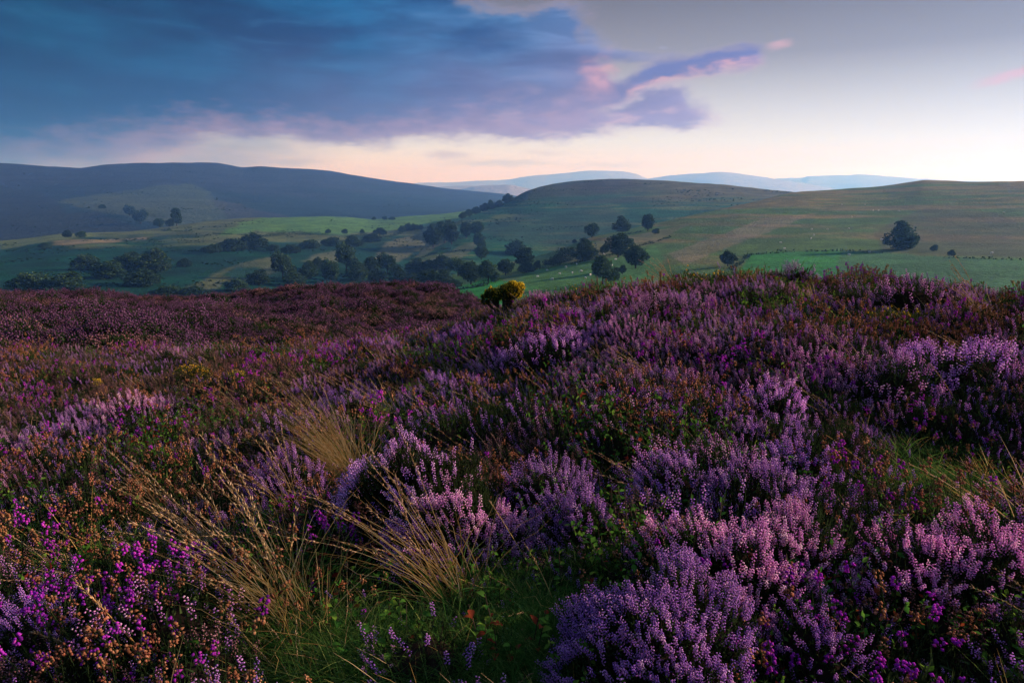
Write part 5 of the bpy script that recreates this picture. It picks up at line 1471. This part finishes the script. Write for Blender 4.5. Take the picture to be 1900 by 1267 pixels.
# sheep
def sheep_mesh():
    rng = np.random.default_rng(9)
    b, h_, l_ = Soup(), Soup(), Soup()
    b.tube(np.array([(-.56, 0, .62), (-.50, 0, .64), (-.3, 0, .66), (0, 0, .66), (.3, 0, .67), (.46, 0, .68), (.54, 0, .68)]), np.array((.05, .22, .30, .31, .29, .22, .06)), 10, 0, .8)
    h_.tube(np.array([(.45, 0, .70), (.60, 0, .66), (.72, 0, .52), (.80, 0, .42), (.83, 0, .38)]), np.array((.12, .11, .10, .07, .02)), 8, 0, .6)
    h_.leaves(np.array([(.62, .08, .64), (.62, -.08, .64)]), np.array([(0, 1, .2), (0, -1, .2)]), np.array([(0, 0, 1.), (0, 0, 1.)]), .13, .06, 0, .5)
    for x in (-.34, .34):
        for y in (-.13, .13):
            l_.tube(np.array([(x, y, .48), (x - .02, y, .26), (x, y, .0)]), np.array((.065, .04, .035)), 6, 0, .4)
    M_w = plant_mat('wool', [(0, (.4, .37, .32)), (1, (.75, .71, .64))], 0, vary=.1)
    return b.mesh('fleece', [M_w], True), h_.mesh('head', [M_w], True), l_.mesh('legs', [M_w], True)
FL, HD, LG = sheep_mesh()
S1 = [(1078, 505), (1050, 497), (1062, 508), (1095, 512), (1038, 510), (1015, 503), (1120, 473), (1104, 495), (1142, 483), (1025, 520), (1086, 518), (1070, 492), (1135, 494), (997, 515)]
S2 = [(1506, 427), (1535, 427), (1510, 438), (1505, 444), (1575, 426), (1562, 381), (1605, 381), (1620, 392), (1630, 392), (1668, 393), (1635, 446), (1640, 454), (1580, 404), (1448, 452)]
S3 = [(1455, 463), (1575, 475), (1613, 470), (1770, 470), (1840, 472), (1862, 396)]
for L_, lab in ((S1, 'white sheep grazing in the pale meadow beside the dark hedge trees'), (S2, 'white sheep scattered over the open tan hillside'), (S3, 'white sheep by the boundary of the bright green field')):
    for i, (x_, y_) in enumerate(L_):
        q_ = land(x_, y_)
        if q_ is None: continue
        e = empty('sheep', q_[0], lab, 'sheep', lab.replace('white ', ''))
        e.rotation_euler = (0, 0, (i * 2.4) % 6.28); e.scale = (.95,) * 3
        for nm, me in (('fleece', FL), ('head', HD), ('legs', LG)): obj(nm, me, e)

# rough scrub dotted over the hillsides, too many and too small to count
def P_scrub(rng, k, s):
    D = unit(rng.normal(size=(110, 3))); D[:, 2] = np.abs(D[:, 2])
    s.leaves(D * np.array((.8, .6, .45)) * rng.random((110, 1)) ** .4, D + rng.normal(0, .5, (110, 3)), D + rng.normal(0, .5, (110, 3)), .42, .3, 0, np.clip(rng.normal(.35, .2, 110), 0, 1))
sc_p = protos(4, P_scrub, [M_tree])
rng = np.random.default_rng(77)
sp_ = []
for sh_, n_, wl, cut in ((hill, 12000, 60, .2), (spur, 14000, 55, .16), (ridge, 6000, 150, .24)):
    a_ = rng.uniform(sh_.az[0] + .01, sh_.az[-1] - .01, n_); i_ = rng.integers(int(len(sh_.r) * .12), int(len(sh_.r) * .86), n_)
    c_ = np.clip(np.searchsorted(sh_.az, a_), 0, len(sh_.az) - 1)
    x_, y_, z_ = sh_.x[i_, c_], sh_.y[i_, c_], sh_.z[i_, c_]
    q_ = fbm(x_ / wl + 3, y_ / wl + z_ / 6, 4)
    k_ = (q_ > cut) & (rng.random(n_) < .55)
    sp_.append(np.column_stack([x_[k_], y_[k_], z_[k_], np.full(k_.sum(), .75 if sh_ is not ridge else 1.5)]))
sp_ = np.concatenate(sp_)
scatter('hillside_scrub', sc_p, sp_[:, :3], rng.uniform(0, 6.3, len(sp_)), sp_[:, 3] * rng.uniform(.5, 1.6, len(sp_)), rng.integers(0, 4, len(sp_)), 'dark specks of gorse and bracken dotted over the hillsides', 'scrub')

# parts made of countless small pieces
for o_ in bpy.data.objects:
    if o_.parent is not None and o_.name.split('.')[0] in {'flower_spikes', 'foliage', 'branches', 'bells', 'faded_heads', 'dry_blades', 'green_blades', 'flowering_stems', 'seed_heads', 'seed_head',
                                                           'stalks', 'spines', 'flowers', 'moss_fringe', 'crown', 'stems', 'frond'}:
        o_['kind'] = 'stuff'
